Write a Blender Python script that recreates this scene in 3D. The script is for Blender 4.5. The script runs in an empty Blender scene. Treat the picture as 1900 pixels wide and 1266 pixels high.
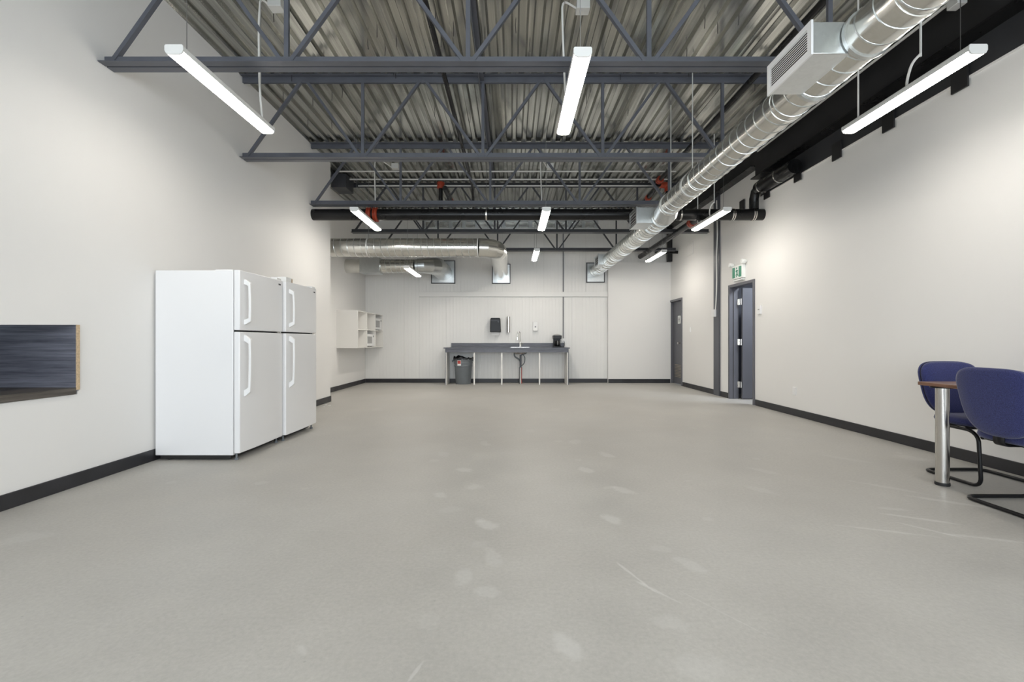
import bpy, bmesh, math, random
from mathutils import Vector, Matrix
C = bpy.context.scene.collection
random.seed(7)
PI = math.pi

# ------------------------------------------------------------------ camera, sky, exposure
CAM_Z = 1.05                      # lens height over the floor, metres
cd = bpy.data.cameras.new('camera'); cam = bpy.data.objects.new('camera', cd); C.objects.link(cam)
cam.location = (0, 0, CAM_Z); cam.rotation_euler = (PI / 2, 0, 0)
cd.sensor_width = 36; cd.lens = 850 / 1900 * 36; cd.clip_start = 0.02; cd.clip_end = 100
bpy.context.scene.camera = cam
w = bpy.data.worlds.new('sky'); bpy.context.scene.world = w; w.use_nodes = True
w.node_tree.nodes['Background'].inputs[0].default_value = (0.72, 0.86, 1.0, 1)
w.node_tree.nodes['Background'].inputs[1].default_value = 1.0
vs = bpy.context.scene.view_settings
vs.view_transform = 'Standard'; vs.look = 'None'; vs.gamma = 1; vs.use_curve_mapping = False
vs.exposure = 0.07
LAMP = (29, 31, 37, 44, 48, 54, 56, 62, 38, 29, 31, 36)   # radiance of each strip light diffuser, in the order of the list of lights
LAMP_COL = (1.0, 0.94, 0.85)
DAY_W = 410.0                     # daylight arriving at the storefront windows behind the camera
ld = bpy.data.lights.new('window_daylight', 'AREA'); ld.shape = 'RECTANGLE'; ld.size = 6.6; ld.size_y = 2.7
ld.energy = DAY_W; ld.color = (0.86, 0.935, 1.0)
lo = bpy.data.objects.new('window_daylight', ld); C.objects.link(lo)
lo.location = (0.4, -3.45, 1.55); lo.rotation_euler = (PI / 2, 0, 0)
bpy.context.scene.cycles.diffuse_bounces = 6
bpy.context.scene.cycles.glossy_bounces = 4

# ------------------------------------------------------------------ node helpers and materials
def mat(name, col, rough=0.5, metal=0.0, spec=0.5, noise=None, bump=None, emit=None, coat=0.0):
    """noise=(scale, amount, stretch xyz): soft colour variation; bump=(scale, strength)"""
    m = bpy.data.materials.new(name); m.use_nodes = True
    nt = m.node_tree; b = nt.nodes['Principled BSDF']
    b.inputs['Base Color'].default_value = (*col, 1); b.inputs['Roughness'].default_value = rough
    b.inputs['Metallic'].default_value = metal; b.inputs['Specular IOR Level'].default_value = spec
    b.inputs['Coat Weight'].default_value = coat
    tc = nt.nodes.new('ShaderNodeTexCoord')
    if noise:
        sc, amt, st = noise
        mp = nt.nodes.new('ShaderNodeMapping'); mp.inputs['Scale'].default_value = st
        nt.links.new(tc.outputs['Object'], mp.inputs[0])
        n = nt.nodes.new('ShaderNodeTexNoise'); n.inputs['Scale'].default_value = sc; n.inputs['Detail'].default_value = 4
        nt.links.new(mp.outputs[0], n.inputs[0])
        r = nt.nodes.new('ShaderNodeMapRange'); r.inputs[1].default_value = 0.3; r.inputs[2].default_value = 0.7
        r.inputs[3].default_value = 1 - amt; r.inputs[4].default_value = 1 + amt
        nt.links.new(n.outputs[0], r.inputs[0])
        mx = nt.nodes.new('ShaderNodeMix'); mx.data_type = 'RGBA'; mx.blend_type = 'MULTIPLY'; mx.inputs[0].default_value = 1
        mx.inputs[6].default_value = (*col, 1); nt.links.new(r.outputs[0], mx.inputs[7])
        nt.links.new(mx.outputs[2], b.inputs['Base Color'])
        r2 = nt.nodes.new('ShaderNodeMapRange'); r2.inputs[1].default_value = 0.3; r2.inputs[2].default_value = 0.7
        r2.inputs[3].default_value = max(rough - 0.08, 0.02); r2.inputs[4].default_value = min(rough + 0.08, 1)
        nt.links.new(n.outputs[0], r2.inputs[0]); nt.links.new(r2.outputs[0], b.inputs['Roughness'])
    if bump:
        n = nt.nodes.new('ShaderNodeTexNoise'); n.inputs['Scale'].default_value = bump[0]; n.inputs['Detail'].default_value = 3
        nt.links.new(tc.outputs['Object'], n.inputs[0])
        bp = nt.nodes.new('ShaderNodeBump'); bp.inputs['Strength'].default_value = bump[1]; bp.inputs['Distance'].default_value = 0.01
        nt.links.new(n.outputs[0], bp.inputs['Height']); nt.links.new(bp.outputs[0], b.inputs['Normal'])
    if emit:
        b.inputs['Emission Color'].default_value = (*emit[0], 1); b.inputs['Emission Strength'].default_value = emit[1]
    return m

S1 = (1, 1, 1)
M = {}
M['wall'] = mat('white_wall_paint', (0.80, 0.79, 0.775), 0.55, spec=0.3, noise=(0.8, 0.012, S1), bump=(220, 0.06))
M['panel'] = mat('white_ribbed_panel', (0.80, 0.795, 0.78), 0.4, spec=0.4, noise=(1.5, 0.02, S1))
M['base'] = mat('black_vinyl_base', (0.022, 0.022, 0.026), 0.38, noise=(6, 0.2, S1))
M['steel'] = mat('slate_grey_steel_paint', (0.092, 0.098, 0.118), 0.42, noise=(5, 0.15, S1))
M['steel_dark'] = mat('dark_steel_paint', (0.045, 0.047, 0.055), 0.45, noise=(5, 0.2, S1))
M['black'] = mat('black_paint', (0.007, 0.007, 0.0075), 0.3, spec=0.3, noise=(4, 0.2, S1))
M['black_flat'] = mat('matte_black_paint', (0.017, 0.0165, 0.018), 0.5, noise=(4, 0.25, S1))
M['charcoal'] = mat('charcoal_wall_paint', (0.032, 0.033, 0.037), 0.55, noise=(3, 0.2, S1))
M['grey_door'] = mat('grey_door_paint', (0.125, 0.127, 0.145), 0.45, spec=0.4, noise=(3, 0.05, S1))
M['fridge'] = mat('white_enamel', (0.815, 0.815, 0.825), 0.28, spec=0.5, bump=(400, 0.02))
M['white'] = mat('white_plastic', (0.82, 0.82, 0.82), 0.35)
M['light_body'] = mat('white_light_housing', (0.82, 0.82, 0.80), 0.4)
for k_ in range(12): M['lens%d' % k_] = mat('glowing_diffuser', (0.9, 0.9, 0.9), 0.5, emit=(LAMP_COL, float(LAMP[k_])))
M['cord'] = mat('white_cord', (0.78, 0.77, 0.74), 0.45)
M['wire'] = mat('steel_wire', (0.30, 0.30, 0.30), 0.35, metal=1)
M['conduit'] = mat('grey_conduit', (0.66, 0.66, 0.64), 0.4, metal=0.25)
M['chrome'] = mat('chrome', (0.72, 0.72, 0.72), 0.12, metal=1)
M['brushed'] = mat('brushed_steel', (0.62, 0.60, 0.57), 0.22, metal=1, noise=(30, 0.06, (1, 1, 0.05)))
M['rubber'] = mat('black_rubber', (0.015, 0.015, 0.015), 0.6)
M['gloss_black'] = mat('gloss_black_plastic', (0.008, 0.008, 0.009), 0.30, spec=0.25)
M['red'] = mat('red_coupling_paint', (0.34, 0.045, 0.018), 0.35, noise=(20, 0.15, S1))
M['bin'] = mat('grey_bin_plastic', (0.155, 0.172, 0.185), 0.5, noise=(8, 0.06, S1))
M['bag'] = mat('black_bag_film', (0.010, 0.010, 0.012), 0.25, bump=(30, 0.8))
M['red_print'] = mat('red_label_print', (0.50, 0.07, 0.06), 0.5)
M['paper'] = mat('white_paper', (0.85, 0.85, 0.84), 0.7)
M['green'] = mat('green_sign_print', (0.03, 0.26, 0.16), 0.35)
M['sign_white'] = mat('white_sign_face', (0.86, 0.88, 0.86), 0.35)
M['glass'] = None
M['shelf_white'] = mat('white_melamine', (0.80, 0.785, 0.755), 0.4)
M['chipboard'] = mat('raw_chipboard_edge', (0.56, 0.42, 0.27), 0.7, noise=(90, 0.2, S1))
M['dark_window'] = mat('grey_oven_window', (0.32, 0.32, 0.32), 0.3)
M['louvre'] = mat('tan_grey_louvre', (0.27, 0.235, 0.19), 0.5)
M['tan'] = mat('tan_cardboard', (0.45, 0.33, 0.22), 0.7)

def metal_sheet(name, col, rough, spangle, streak, bump=0.02, contrast=0.7, detail=6, cell=0.06, rvar=0.04):
    m = mat(name, col, rough, metal=0.92)
    nt = m.node_tree; b = nt.nodes['Principled BSDF']; N = nt.nodes.new; L = nt.links.new
    tc = N('ShaderNodeTexCoord')
    v = N('ShaderNodeTexVoronoi'); v.inputs['Scale'].default_value = spangle; L(tc.outputs['Object'], v.inputs[0])
    mp = N('ShaderNodeMapping'); mp.inputs['Scale'].default_value = streak; L(tc.outputs['Object'], mp.inputs[0])
    n = N('ShaderNodeTexNoise'); n.inputs['Scale'].default_value = 3.0; n.inputs['Detail'].default_value = detail; L(mp.outputs[0], n.inputs[0])
    oi = N('ShaderNodeObjectInfo')
    a = N('ShaderNodeMath'); a.operation = 'MULTIPLY_ADD'; L(n.outputs[0], a.inputs[0]); a.inputs[1].default_value = contrast; a.inputs[2].default_value = 0.9 - contrast / 2
    s = N('ShaderNodeSeparateColor'); L(v.outputs['Color'], s.inputs[0])
    c = N('ShaderNodeMath'); c.operation = 'MULTIPLY_ADD'; L(s.outputs[0], c.inputs[0]); c.inputs[1].default_value = cell; L(a.outputs[0], c.inputs[2])
    d = N('ShaderNodeMath'); d.operation = 'MULTIPLY_ADD'; L(oi.outputs['Random'], d.inputs[0]); d.inputs[1].default_value = 0.18; L(c.outputs[0], d.inputs[2])
    mx = N('ShaderNodeMix'); mx.data_type = 'RGBA'; mx.blend_type = 'MULTIPLY'; mx.inputs[0].default_value = 1
    mx.inputs[6].default_value = (*col, 1); L(d.outputs[0], mx.inputs[7]); L(mx.outputs[2], b.inputs['Base Color'])
    r = N('ShaderNodeMath'); r.operation = 'MULTIPLY_ADD'; L(s.outputs[1], r.inputs[0]); r.inputs[1].default_value = rvar; r.inputs[2].default_value = rough - 0.02
    L(r.outputs[0], b.inputs['Roughness'])
    if bump:
        bp = N('ShaderNodeBump'); bp.inputs['Strength'].default_value = bump; bp.inputs['Distance'].default_value = 0.01
        L(n.outputs[0], bp.inputs['Height']); L(bp.outputs[0], b.inputs['Normal'])
    return m
M['deck'] = metal_sheet('galvanised_roof_deck', (0.46, 0.46, 0.425), 0.19, 90, (8.0, 0.28, 0.5), 0, 1.3, 2, 0.015, 0.0)
M['duct'] = metal_sheet('galvanised_duct', (0.66, 0.655, 0.62), 0.22, 45, (1, 1, 1), 0, 0.2)
M['duct_box'] = metal_sheet('galvanised_box', (0.62, 0.64, 0.64), 0.30, 45, (1, 1, 1), 0, 0.2)

def wood(name, dark, light, axis_scale, rough):
    m = mat(name, dark, rough); nt = m.node_tree; b = nt.nodes['Principled BSDF']; N = nt.nodes.new; L = nt.links.new
    tc = N('ShaderNodeTexCoord'); mp = N('ShaderNodeMapping'); mp.inputs['Scale'].default_value = axis_scale
    L(tc.outputs['Object'], mp.inputs[0])
    n = N('ShaderNodeTexNoise'); n.inputs['Scale'].default_value = 4; n.inputs['Detail'].default_value = 8; n.inputs['Roughness'].default_value = 0.65
    L(mp.outputs[0], n.inputs[0])
    r = N('ShaderNodeValToRGB'); r.color_ramp.elements[0].position = 0.35; r.color_ramp.elements[1].position = 0.68
    r.color_ramp.elements[0].color = (*dark, 1); r.color_ramp.elements[1].color = (*light, 1)
    L(n.outputs[0], r.inputs[0]); L(r.outputs[0], b.inputs['Base Color'])
    return m
M['dark_wood'] = wood('charcoal_wood_laminate', (0.070, 0.073, 0.095), (0.20, 0.205, 0.245), (0.5, 1.0, 12), 0.5)
M['ledge_wood'] = wood('dark_brown_laminate', (0.045, 0.038, 0.033), (0.12, 0.105, 0.09), (14, 0.6, 14), 0.5)
M['counter'] = wood('slate_blue_laminate', (0.060, 0.062, 0.078), (0.135, 0.14, 0.165), (0.8, 8, 12), 0.35)
M['table_wood'] = wood('walnut_laminate', (0.13, 0.062, 0.038), (0.26, 0.135, 0.085), (12, 0.6, 12), 0.3)

def fabric(name, col):
    m = mat(name, col, 0.9, spec=0.15); nt = m.node_tree; b = nt.nodes['Principled BSDF']; N = nt.nodes.new; L = nt.links.new
    tc = N('ShaderNodeTexCoord'); v = N('ShaderNodeTexNoise'); v.inputs['Scale'].default_value = 260; v.inputs['Detail'].default_value = 2
    L(tc.outputs['Object'], v.inputs[0])
    r = N('ShaderNodeValToRGB'); r.color_ramp.elements[0].position = 0.3; r.color_ramp.elements[1].position = 0.7
    r.color_ramp.elements[0].color = (col[0] * 0.6, col[1] * 0.6, col[2] * 0.6, 1); r.color_ramp.elements[1].color = (col[0] * 1.45, col[1] * 1.45, col[2] * 1.4, 1)
    L(v.outputs[0], r.inputs[0]); L(r.outputs[0], b.inputs['Base Color'])
    bp = N('ShaderNodeBump'); bp.inputs['Strength'].default_value = 0.3; bp.inputs['Distance'].default_value = 0.002
    L(v.outputs[0], bp.inputs['Height']); L(bp.outputs[0], b.inputs['Normal'])
    b.inputs['Sheen Weight'].default_value = 0.25
    return m
M['blue'] = fabric('navy_blue_upholstery', (0.029, 0.034, 0.118))

g = bpy.data.materials.new('window_glass'); g.use_nodes = True; nt = g.node_tree; nt.nodes.remove(nt.nodes['Principled BSDF'])
t_ = nt.nodes.new('ShaderNodeBsdfTransparent'); gl = nt.nodes.new('ShaderNodeBsdfGlossy'); gl.inputs['Roughness'].default_value = 0.02
ms = nt.nodes.new('ShaderNodeMixShader'); ms.inputs[0].default_value = 0.06
nt.links.new(t_.outputs[0], ms.inputs[1]); nt.links.new(gl.outputs[0], ms.inputs[2])
nt.links.new(ms.outputs[0], nt.nodes['Material Output'].inputs[0]); M['glass'] = g

def floor_material():
    m = mat('polished_grey_concrete', (0.4, 0.4, 0.39), 0.5, spec=0.4); nt = m.node_tree
    b = nt.nodes['Principled BSDF']; N = nt.nodes.new; L = nt.links.new
    geo = N('ShaderNodeNewGeometry'); P = geo.outputs['Position']
    def noise(scale, detail=4, rough=0.5, vec=P):
        n = N('ShaderNodeTexNoise'); n.inputs['Scale'].default_value = scale; n.inputs['Detail'].default_value = detail
        n.inputs['Roughness'].default_value = rough; L(vec, n.inputs[0]); return n.outputs[0]
    def rng(x, a, b_, c, d, smooth=False):
        r = N('ShaderNodeMapRange'); r.interpolation_type = 'SMOOTHSTEP' if smooth else 'LINEAR'
        for i, q in enumerate((a, b_, c, d)): r.inputs[i + 1].default_value = q
        L(x, r.inputs[0]); return r.outputs[0]
    def op(o, x, y):
        k = N('ShaderNodeMath'); k.operation = o
        for i, q in enumerate((x, y)):
            if isinstance(q, (int, float)): k.inputs[i].default_value = q
            else: L(q, k.inputs[i])
        return k.outputs[0]
    big = noise(0.45, 5, 0.55); mid = noise(2.2, 5, 0.6); fine = noise(55, 4, 0.7)
    ramp = N('ShaderNodeValToRGB'); L(big, ramp.inputs[0])
    e = ramp.color_ramp.elements
    e[0].position = 0.33; e[0].color = (0.415, 0.40, 0.372, 1); e[1].position = 0.68; e[1].color = (0.47, 0.46, 0.435, 1)
    shade = op('MULTIPLY', rng(mid, 0.3, 0.7, 0.93, 1.07), rng(fine, 0.25, 0.75, 0.90, 1.10))
    # footprint-like pale scuffs: (x, y, half width, half length, turn in degrees, strength)
    def fp(px, py): Y = CAM_Z * 850 / (py - 633); return (px - 950) / 850 * Y, Y
    marks = [(816, 918, .05, .09, 20, .8), (879, 903, .06, .1, -20, .7), (862, 872, .06, .1, 30, .9), (904, 973, .05, .1, 35, 1.0), (912, 1031, .045, .1, 10, .6),
             (860, 1070, .045, .09, -8, .7), (902, 1099, .045, .06, 75, .6), (1056, 1200, .045, .08, 30, .8), (1277, 1046, .05, .1, 30, .7), (1241, 1155, .05, .07, 60, .5),
             (1174, 1067, .008, .13, 22, 1.2), (1213, 1095, .010, .12, 38, 1.1), (1136, 964, .05, .1, 28, 1.0), (1157, 910, .06, .1, 35, .9), (1087, 872, .06, .1, 25, .9),
             (1125, 844, .06, .12, 20, .8), (1224, 1017, .05, .07, 60, .4), (1412, 909, .06, .14, 30, .5), (1416, 874, .05, .16, 40, .5), (885, 1010, .06, .05, 0, .4),
             (835, 945, .08, .06, 20, .4), (1302, 1238, .1, .08, 20, .35), (773, 1244, .007, .05, -18, .9), (797, 1154, .05, .06, 0, .25), (1340, 1137, .004, .2, 35, .6),
             (900, 823, .06, .12, 20, .6), (1068, 820, .07, .14, -15, .6), (822, 843, .06, .12, 15, .5), (1700, 962, .02, .22, 62, 1.0), (1640, 985, .015, .25, 70, .9), (1730, 985, .012, .16, 40, .9), (1660, 945, .03, .12, 75, .7),
             (1750, 930, .03, .2, 55, .9), (1650, 905, .03, .3, 45, .6), (1560, 850, .05, .35, 40, .35), (40, 1000, .12, .10, 30, .5), (560, 1205, .02, .05, 40, .6),
             (1835, 1000, .02, .2, 70, .8), (1690, 850, .10, .16, 60, .6), (1130, 905, .07, .03, 20, .5), (985, 800, .06, .1, 10, .4), (700, 760, .1, .2, 20, .4), (1030, 760, .1, .2, -10, .4)]
    total = None
    wob = noise(9, 3, 0.6)
    for px, py, hw, hl, ang, s in marks:
        x, y = fp(px, py)
        mp = N('ShaderNodeMapping'); mp.vector_type = 'TEXTURE'; L(P, mp.inputs[0])
        mp.inputs['Location'].default_value = (x, y, 0); mp.inputs['Rotation'].default_value = (0, 0, math.radians(ang)); mp.inputs['Scale'].default_value = (hw, hl, 1)
        ln = N('ShaderNodeVectorMath'); ln.operation = 'LENGTH'; L(mp.outputs[0], ln.inputs[0])
        d = op('ADD', ln.outputs['Value'], rng(wob, 0.3, 0.7, -0.35, 0.35))
        k = op('MULTIPLY', rng(d, 0.45, 1.15, 1, 0, True), s)
        total = k if total is None else op('ADD', total, k)
    # scattered smaller scuffs and fine scratches
    vor = N('ShaderNodeTexVoronoi'); vor.inputs['Scale'].default_value = 2.3; vor.inputs['Randomness'].default_value = 1; L(P, vor.inputs[0])
    sc = rng(op('ADD', vor.outputs['Distance'], rng(mid, 0.3, 0.7, -0.06, 0.06)), 0.06, 0.11, 0.45, 0, True)
    mp = N('ShaderNodeMapping'); mp.inputs['Rotation'].default_value = (0, 0, 0.6); mp.inputs['Scale'].default_value = (1, 9, 1); L(P, mp.inputs[0])
    scr = rng(noise(3.2, 6, 0.75, mp.outputs[0]), 0.63, 0.75, 0, 0.5, True)
    allm = op('ADD', op('ADD', total, sc), op('MULTIPLY', scr, rng(big, 0.4, 0.65, 0.1, 1.0)))
    vor2 = N('ShaderNodeTexVoronoi'); vor2.inputs['Scale'].default_value = 5; L(P, vor2.inputs[0])
    specks = rng(vor2.outputs['Distance'], 0.018, 0.03, 0.35, 0, True)
    mx = N('ShaderNodeMix'); mx.data_type = 'RGBA'; mx.blend_type = 'MULTIPLY'; mx.inputs[0].default_value = 1
    L(ramp.outputs[0], mx.inputs[6]); L(shade, mx.inputs[7])
    mk = N('ShaderNodeMix'); mk.data_type = 'RGBA'; L(op('MULTIPLY', allm, 0.40), mk.inputs[0]); mk.clamp_factor = True
    L(mx.outputs[2], mk.inputs[6]); mk.inputs[7].default_value = (0.68, 0.67, 0.65, 1)
    ms_ = N('ShaderNodeMix'); ms_.data_type = 'RGBA'; L(specks, ms_.inputs[0]); L(mk.outputs[2], ms_.inputs[6]); ms_.inputs[7].default_value = (0.24, 0.235, 0.23, 1)
    L(ms_.outputs[2], b.inputs['Base Color'])
    L(op('ADD', rng(mid, 0.3, 0.7, 0.40, 0.54), op('MULTIPLY', allm, 0.15)), b.inputs['Roughness'])
    bp = N('ShaderNodeBump'); bp.inputs['Strength'].default_value = 0.08; bp.inputs['Distance'].default_value = 0.004
    L(fine, bp.inputs['Height']); L(bp.outputs[0], b.inputs['Normal'])
    return m
M['floor'] = floor_material()

# ------------------------------------------------------------------ mesh helpers
ORG = {}
def fillet(pts, r, n=6):
    pts = [Vector(p) for p in pts]; out = [pts[0]]
    for i in range(1, len(pts) - 1):
        a, b, c = pts[i - 1], pts[i], pts[i + 1]
        t = min(r, (a - b).length * 0.49, (c - b).length * 0.49)
        p0 = b + (a - b).normalized() * t; p1 = b + (c - b).normalized() * t
        for k in range(n + 1):
            s = k / n; out.append(p0 * (1 - s) ** 2 + b * 2 * s * (1 - s) + p1 * s * s)
    out.append(pts[-1]); return out

class B:
    def __init__(self): self.bm = bmesh.new()
    def face(self, pts):
        return self.bm.faces.new([self.bm.verts.new(p) for p in pts])
    def box(self, x0, x1, y0, y1, z0, z1):
        vs_ = [self.bm.verts.new((x, y, z)) for z in (z0, z1) for y in (y0, y1) for x in (x0, x1)]
        for f in ((0, 2, 3, 1), (4, 5, 7, 6), (0, 1, 5, 4), (2, 6, 7, 3), (0, 4, 6, 2), (1, 3, 7, 5)):
            self.bm.faces.new([vs_[i] for i in f])
        return self
    def bar(self, p, q, w_, h_, up=(0, 0, 1)):
        p, q, up = Vector(p), Vector(q), Vector(up); d = (q - p).normalized()
        s = d.cross(up)
        if s.length < 1e-4: s = d.cross(Vector((0, 1, 0)))
        s.normalize(); u = s.cross(d)
        R = []
        for o in (p, q):
            R.append([self.bm.verts.new(o + s * a * w_ / 2 + u * b_ * h_ / 2) for a, b_ in ((-1, -1), (1, -1), (1, 1), (-1, 1))])
        for i in range(4):
            j = (i + 1) % 4; self.bm.faces.new((R[0][i], R[0][j], R[1][j], R[1][i]))
        self.bm.faces.new(R[0][::-1]); self.bm.faces.new(R[1]); return self
    def tube(self, path, r, n=12, cap=True, closed=False):
        path = [Vector(p) for p in path]; N_ = len(path)
        rr = r if isinstance(r, (list, tuple)) else [r] * N_
        rings = []; u = None
        for i, p in enumerate(path):
            if closed: t = (path[(i + 1) % N_] - path[i - 1])
            else: t = path[min(i + 1, N_ - 1)] - path[max(i - 1, 0)]
            t.normalize()
            if u is None:
                u = t.cross(Vector((0, 0, 1)))
                if u.length < 1e-3: u = t.cross(Vector((1, 0, 0)))
            u = (u - t * u.dot(t)).normalized(); v = t.cross(u)
            rings.append([self.bm.verts.new(p + (u * math.cos(2 * PI * k / n) + v * math.sin(2 * PI * k / n)) * rr[i]) for k in range(n)])
        for i in range(N_ if closed else N_ - 1):
            a, b_ = rings[i], rings[(i + 1) % N_]
            for k in range(n):
                self.bm.faces.new((a[k], a[(k + 1) % n], b_[(k + 1) % n], b_[k]))
        if cap and not closed:
            self.bm.faces.new(rings[0][::-1]); self.bm.faces.new(rings[-1])
        return self
    def lathe(self, prof, c, n=24, axis='Z', cap=True):
        rings = []
        for r, h in prof:
            ring = []
            for k in range(n):
                a = 2 * PI * k / n; x, y = r * math.cos(a), r * math.sin(a)
                v = {'Z': (x, y, h), 'X': (h, x, y), 'Y': (x, h, y)}[axis]
                ring.append(self.bm.verts.new(Vector(c) + Vector(v)))
            rings.append(ring)
        for a, b_ in zip(rings, rings[1:]):
            for k in range(n): self.bm.faces.new((a[k], a[(k + 1) % n], b_[(k + 1) % n], b_[k]))
        if cap: self.bm.faces.new(rings[0][::-1]); self.bm.faces.new(rings[-1])
        return self
    def prism(self, outline, a, b_, axis='Y'):
        """outline of 2-D points swept from a to b along an axis: Y -> (x,z), X -> (y,z), Z -> (x,y)"""
        f = {'Y': lambda p, t: (p[0], t, p[1]), 'X': lambda p, t: (t, p[0], p[1]), 'Z': lambda p, t: (p[0], p[1], t)}[axis]
        A = [self.bm.verts.new(f(p, a)) for p in outline]; Bv = [self.bm.verts.new(f(p, b_)) for p in outline]
        n = len(outline)
        for i in range(n): self.bm.faces.new((A[i], A[(i + 1) % n], Bv[(i + 1) % n], Bv[i]))
        self.bm.faces.new(A[::-1]); self.bm.faces.new(Bv); return self
    def build(self, name, m, parent=None, smooth=True, bevel=0, seg=2, ang=35, subsurf=0):
        bm = self.bm; bmesh.ops.recalc_face_normals(bm, faces=bm.faces)
        if parent is not None: bmesh.ops.translate(bm, verts=bm.verts, vec=-ORG[parent.name])
        me = bpy.data.meshes.new(name); bm.to_mesh(me); bm.free(); me.materials.append(m)
        if smooth:
            me.polygons.foreach_set('use_smooth', [True] * len(me.polygons)); me.set_sharp_from_angle(angle=math.radians(ang))
        o = bpy.data.objects.new(name, me); C.objects.link(o)
        if parent is not None: o.parent = parent
        ORG[o.name] = ORG[parent.name] if parent is not None else Vector((0, 0, 0))
        if bevel:
            md = o.modifiers.new('edges', 'BEVEL'); md.width = bevel; md.segments = seg; md.limit_method = 'ANGLE'; md.angle_limit = math.radians(40)
        if subsurf:
            md = o.modifiers.new('smooth', 'SUBSURF'); md.levels = subsurf; md.render_levels = subsurf
        return o

def tag(o, label, cat, group=None):
    o['label'] = label; o['category'] = cat
    if group: o['group'] = group
    return o
def thing(name, label, cat, loc=(0, 0, 0), group=None):
    o = bpy.data.objects.new(name, None); C.objects.link(o); o.location = loc; o.empty_display_size = 0.1
    ORG[o.name] = Vector(loc); return tag(o, label, cat, group)
def struct(o): o['kind'] = 'structure'; return o
def sroot(name, loc=(0, 0, 0)):
    o = bpy.data.objects.new(name, None); C.objects.link(o); o.location = loc; ORG[o.name] = Vector(loc); return struct(o)
def copy_tree(o, parent=None):
    c = o.copy(); C.objects.link(c); ORG[c.name] = ORG[o.name].copy()
    if parent is not None: c.parent = parent
    for ch in list(o.children): copy_tree(ch, c)
    return c
def Z(h): return CAM_Z + h

# ------------------------------------------------------------------ the room
XL, XR, XREC, YB, YF, YEND = -3.15, 3.97, -3.70, 11.55, -3.2, 7.945
DECK = Z(3.09)
struct(B().box(-4.0, 6.2, YF - .2, 11.9, -0.15, 0).build('floor', M['floor'], smooth=False))

# alcove opening in the near wall with ledge: Y 1.1-3.32, z .665-1.167
AY0, AY1, AZ0, AZ1 = 1.1, 3.32, 0.665, 1.167
bw = B()
bw.box(XREC - .15, XL, YF, AY0, 0, DECK + .03); bw.box(XREC - .15, XL, AY1, YEND, 0, DECK + .03)
bw.box(XREC - .15, XL, AY0, AY1, 0, AZ0); bw.prism([(AY0, AZ1 - .075), (AY1, AZ1), (AY1, DECK + .03), (AY0, DECK + .03)], XREC - .15, XL, 'X')
wl = struct(bw.build('wall_left', M['wall'], smooth=False))
struct(B().box(XREC - .15, XREC, YEND, YB + .15, 0, DECK + .03).build('wall_recess', M['wall'], smooth=False))

# right hand wall with two door openings
D1 = (10.70, 11.50); D2 = (7.52, 8.34); DZ = 2.06
br = B(); T = 0.14; WT = Z(2.295)
br.box(XR, XR + T, YF, D2[0], 0, WT); br.box(XR, XR + T, D2[0], D2[1], DZ, WT)
br.box(XR, XR + T, D2[1], D1[0], 0, WT); br.box(XR, XR + T, D1[0], D1[1], DZ, WT); br.box(XR, XR + T, D1[1], YB + .15, 0, WT)
br.box(XR, XR + T, 7.32, YB + .15, WT, DECK + .03)
struct(br.build('wall_right', M['wall'], smooth=False))
struct(B().box(XR - .004, XR + T, YF, 7.32, WT, DECK + .03).build('wall_right_upper', M['charcoal'], smooth=False))
struct(B().box(XR - .014, XR, YF, 7.3, WT - .012, WT + .004).build('trim_1', M['wall'], smooth=False))
# passage behind the open door
bp_ = B(); bp_.box(5.6, 5.7, 6.6, 9.2, 0, 2.7); bp_.box(XR + T, 5.7, 9.1, 9.2, 0, 2.7); bp_.box(XR + T, 5.7, 6.6, 6.7, 0, 2.7); bp_.box(XR + T, 5.7, 6.6, 9.2, 2.6, 2.7)
struct(bp_.build('wall_passage', M['steel'], smooth=False))
pl = bpy.data.lights.new('passage_fill', 'AREA'); pl.size = .5; pl.energy = 55; pl.color = (0.85, 0.92, 1.0)  # unseen fill light added in the passage to brighten the open door leaf
po = bpy.data.objects.new('passage_fill', pl); C.objects.link(po); po.location = (4.75, 7.2, 2.55)

# back wall: slab plus ribbed panels
wb = struct(B().box(XREC - .15, XR + .2, YB + .02, YB + .2, 0, DECK + .05).build('wall_back', M['conduit'], smooth=False))
def ribbed(x0, x1, z0, z1):
    n = max(2, round((x1 - x0) / 0.085)); p = [(x0, YB)]
    for k in range(1, n):
        c = x0 + (x1 - x0) * k / n; p += [(c - .005, YB), (c - .002, YB + .003), (c + .002, YB + .003), (c + .005, YB)]
    p += [(x1, YB), (x1, YB + .025), (x0, YB + .025)]
    return B().prism(p, z0, z1, 'Z').build('wall_panel', M['panel'], wb, smooth=False)
def bx(px): return (px - 950) * YB / 850
gp = 0.003
low = [XREC, bx(750), bx(828), bx(905), bx(982), bx(1061), bx(1127)]
for a, b_ in zip(low, low[1:]):
    if b_ <= bx(760): ribbed(a + gp, b_ - gp, 0, DECK + .03)
    elif a < bx(760): ribbed(a + gp, bx(778) - gp, 0, DECK + .03); ribbed(bx(778) + gp, b_ - gp, 0, 2.155)
    else: ribbed(a + gp, b_ - gp, 0, 2.155)
up = [bx(778), bx(855), bx(932), bx(1009), bx(1087), bx(1164), XR]
for a, b_ in zip(up, up[1:]): ribbed(a + gp, b_ - gp, 2.165, DECK + .03)
struct(B().box(bx(778), bx(1127), YB - .04, YB, 2.165, 2.285).build('trim_2', M['panel'], bevel=.004))
struct(B().box(bx(1127), XR, YB - .10, YB, 0, Z(1.965)).build('wall_partition', M['wall'], smooth=False))

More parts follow.
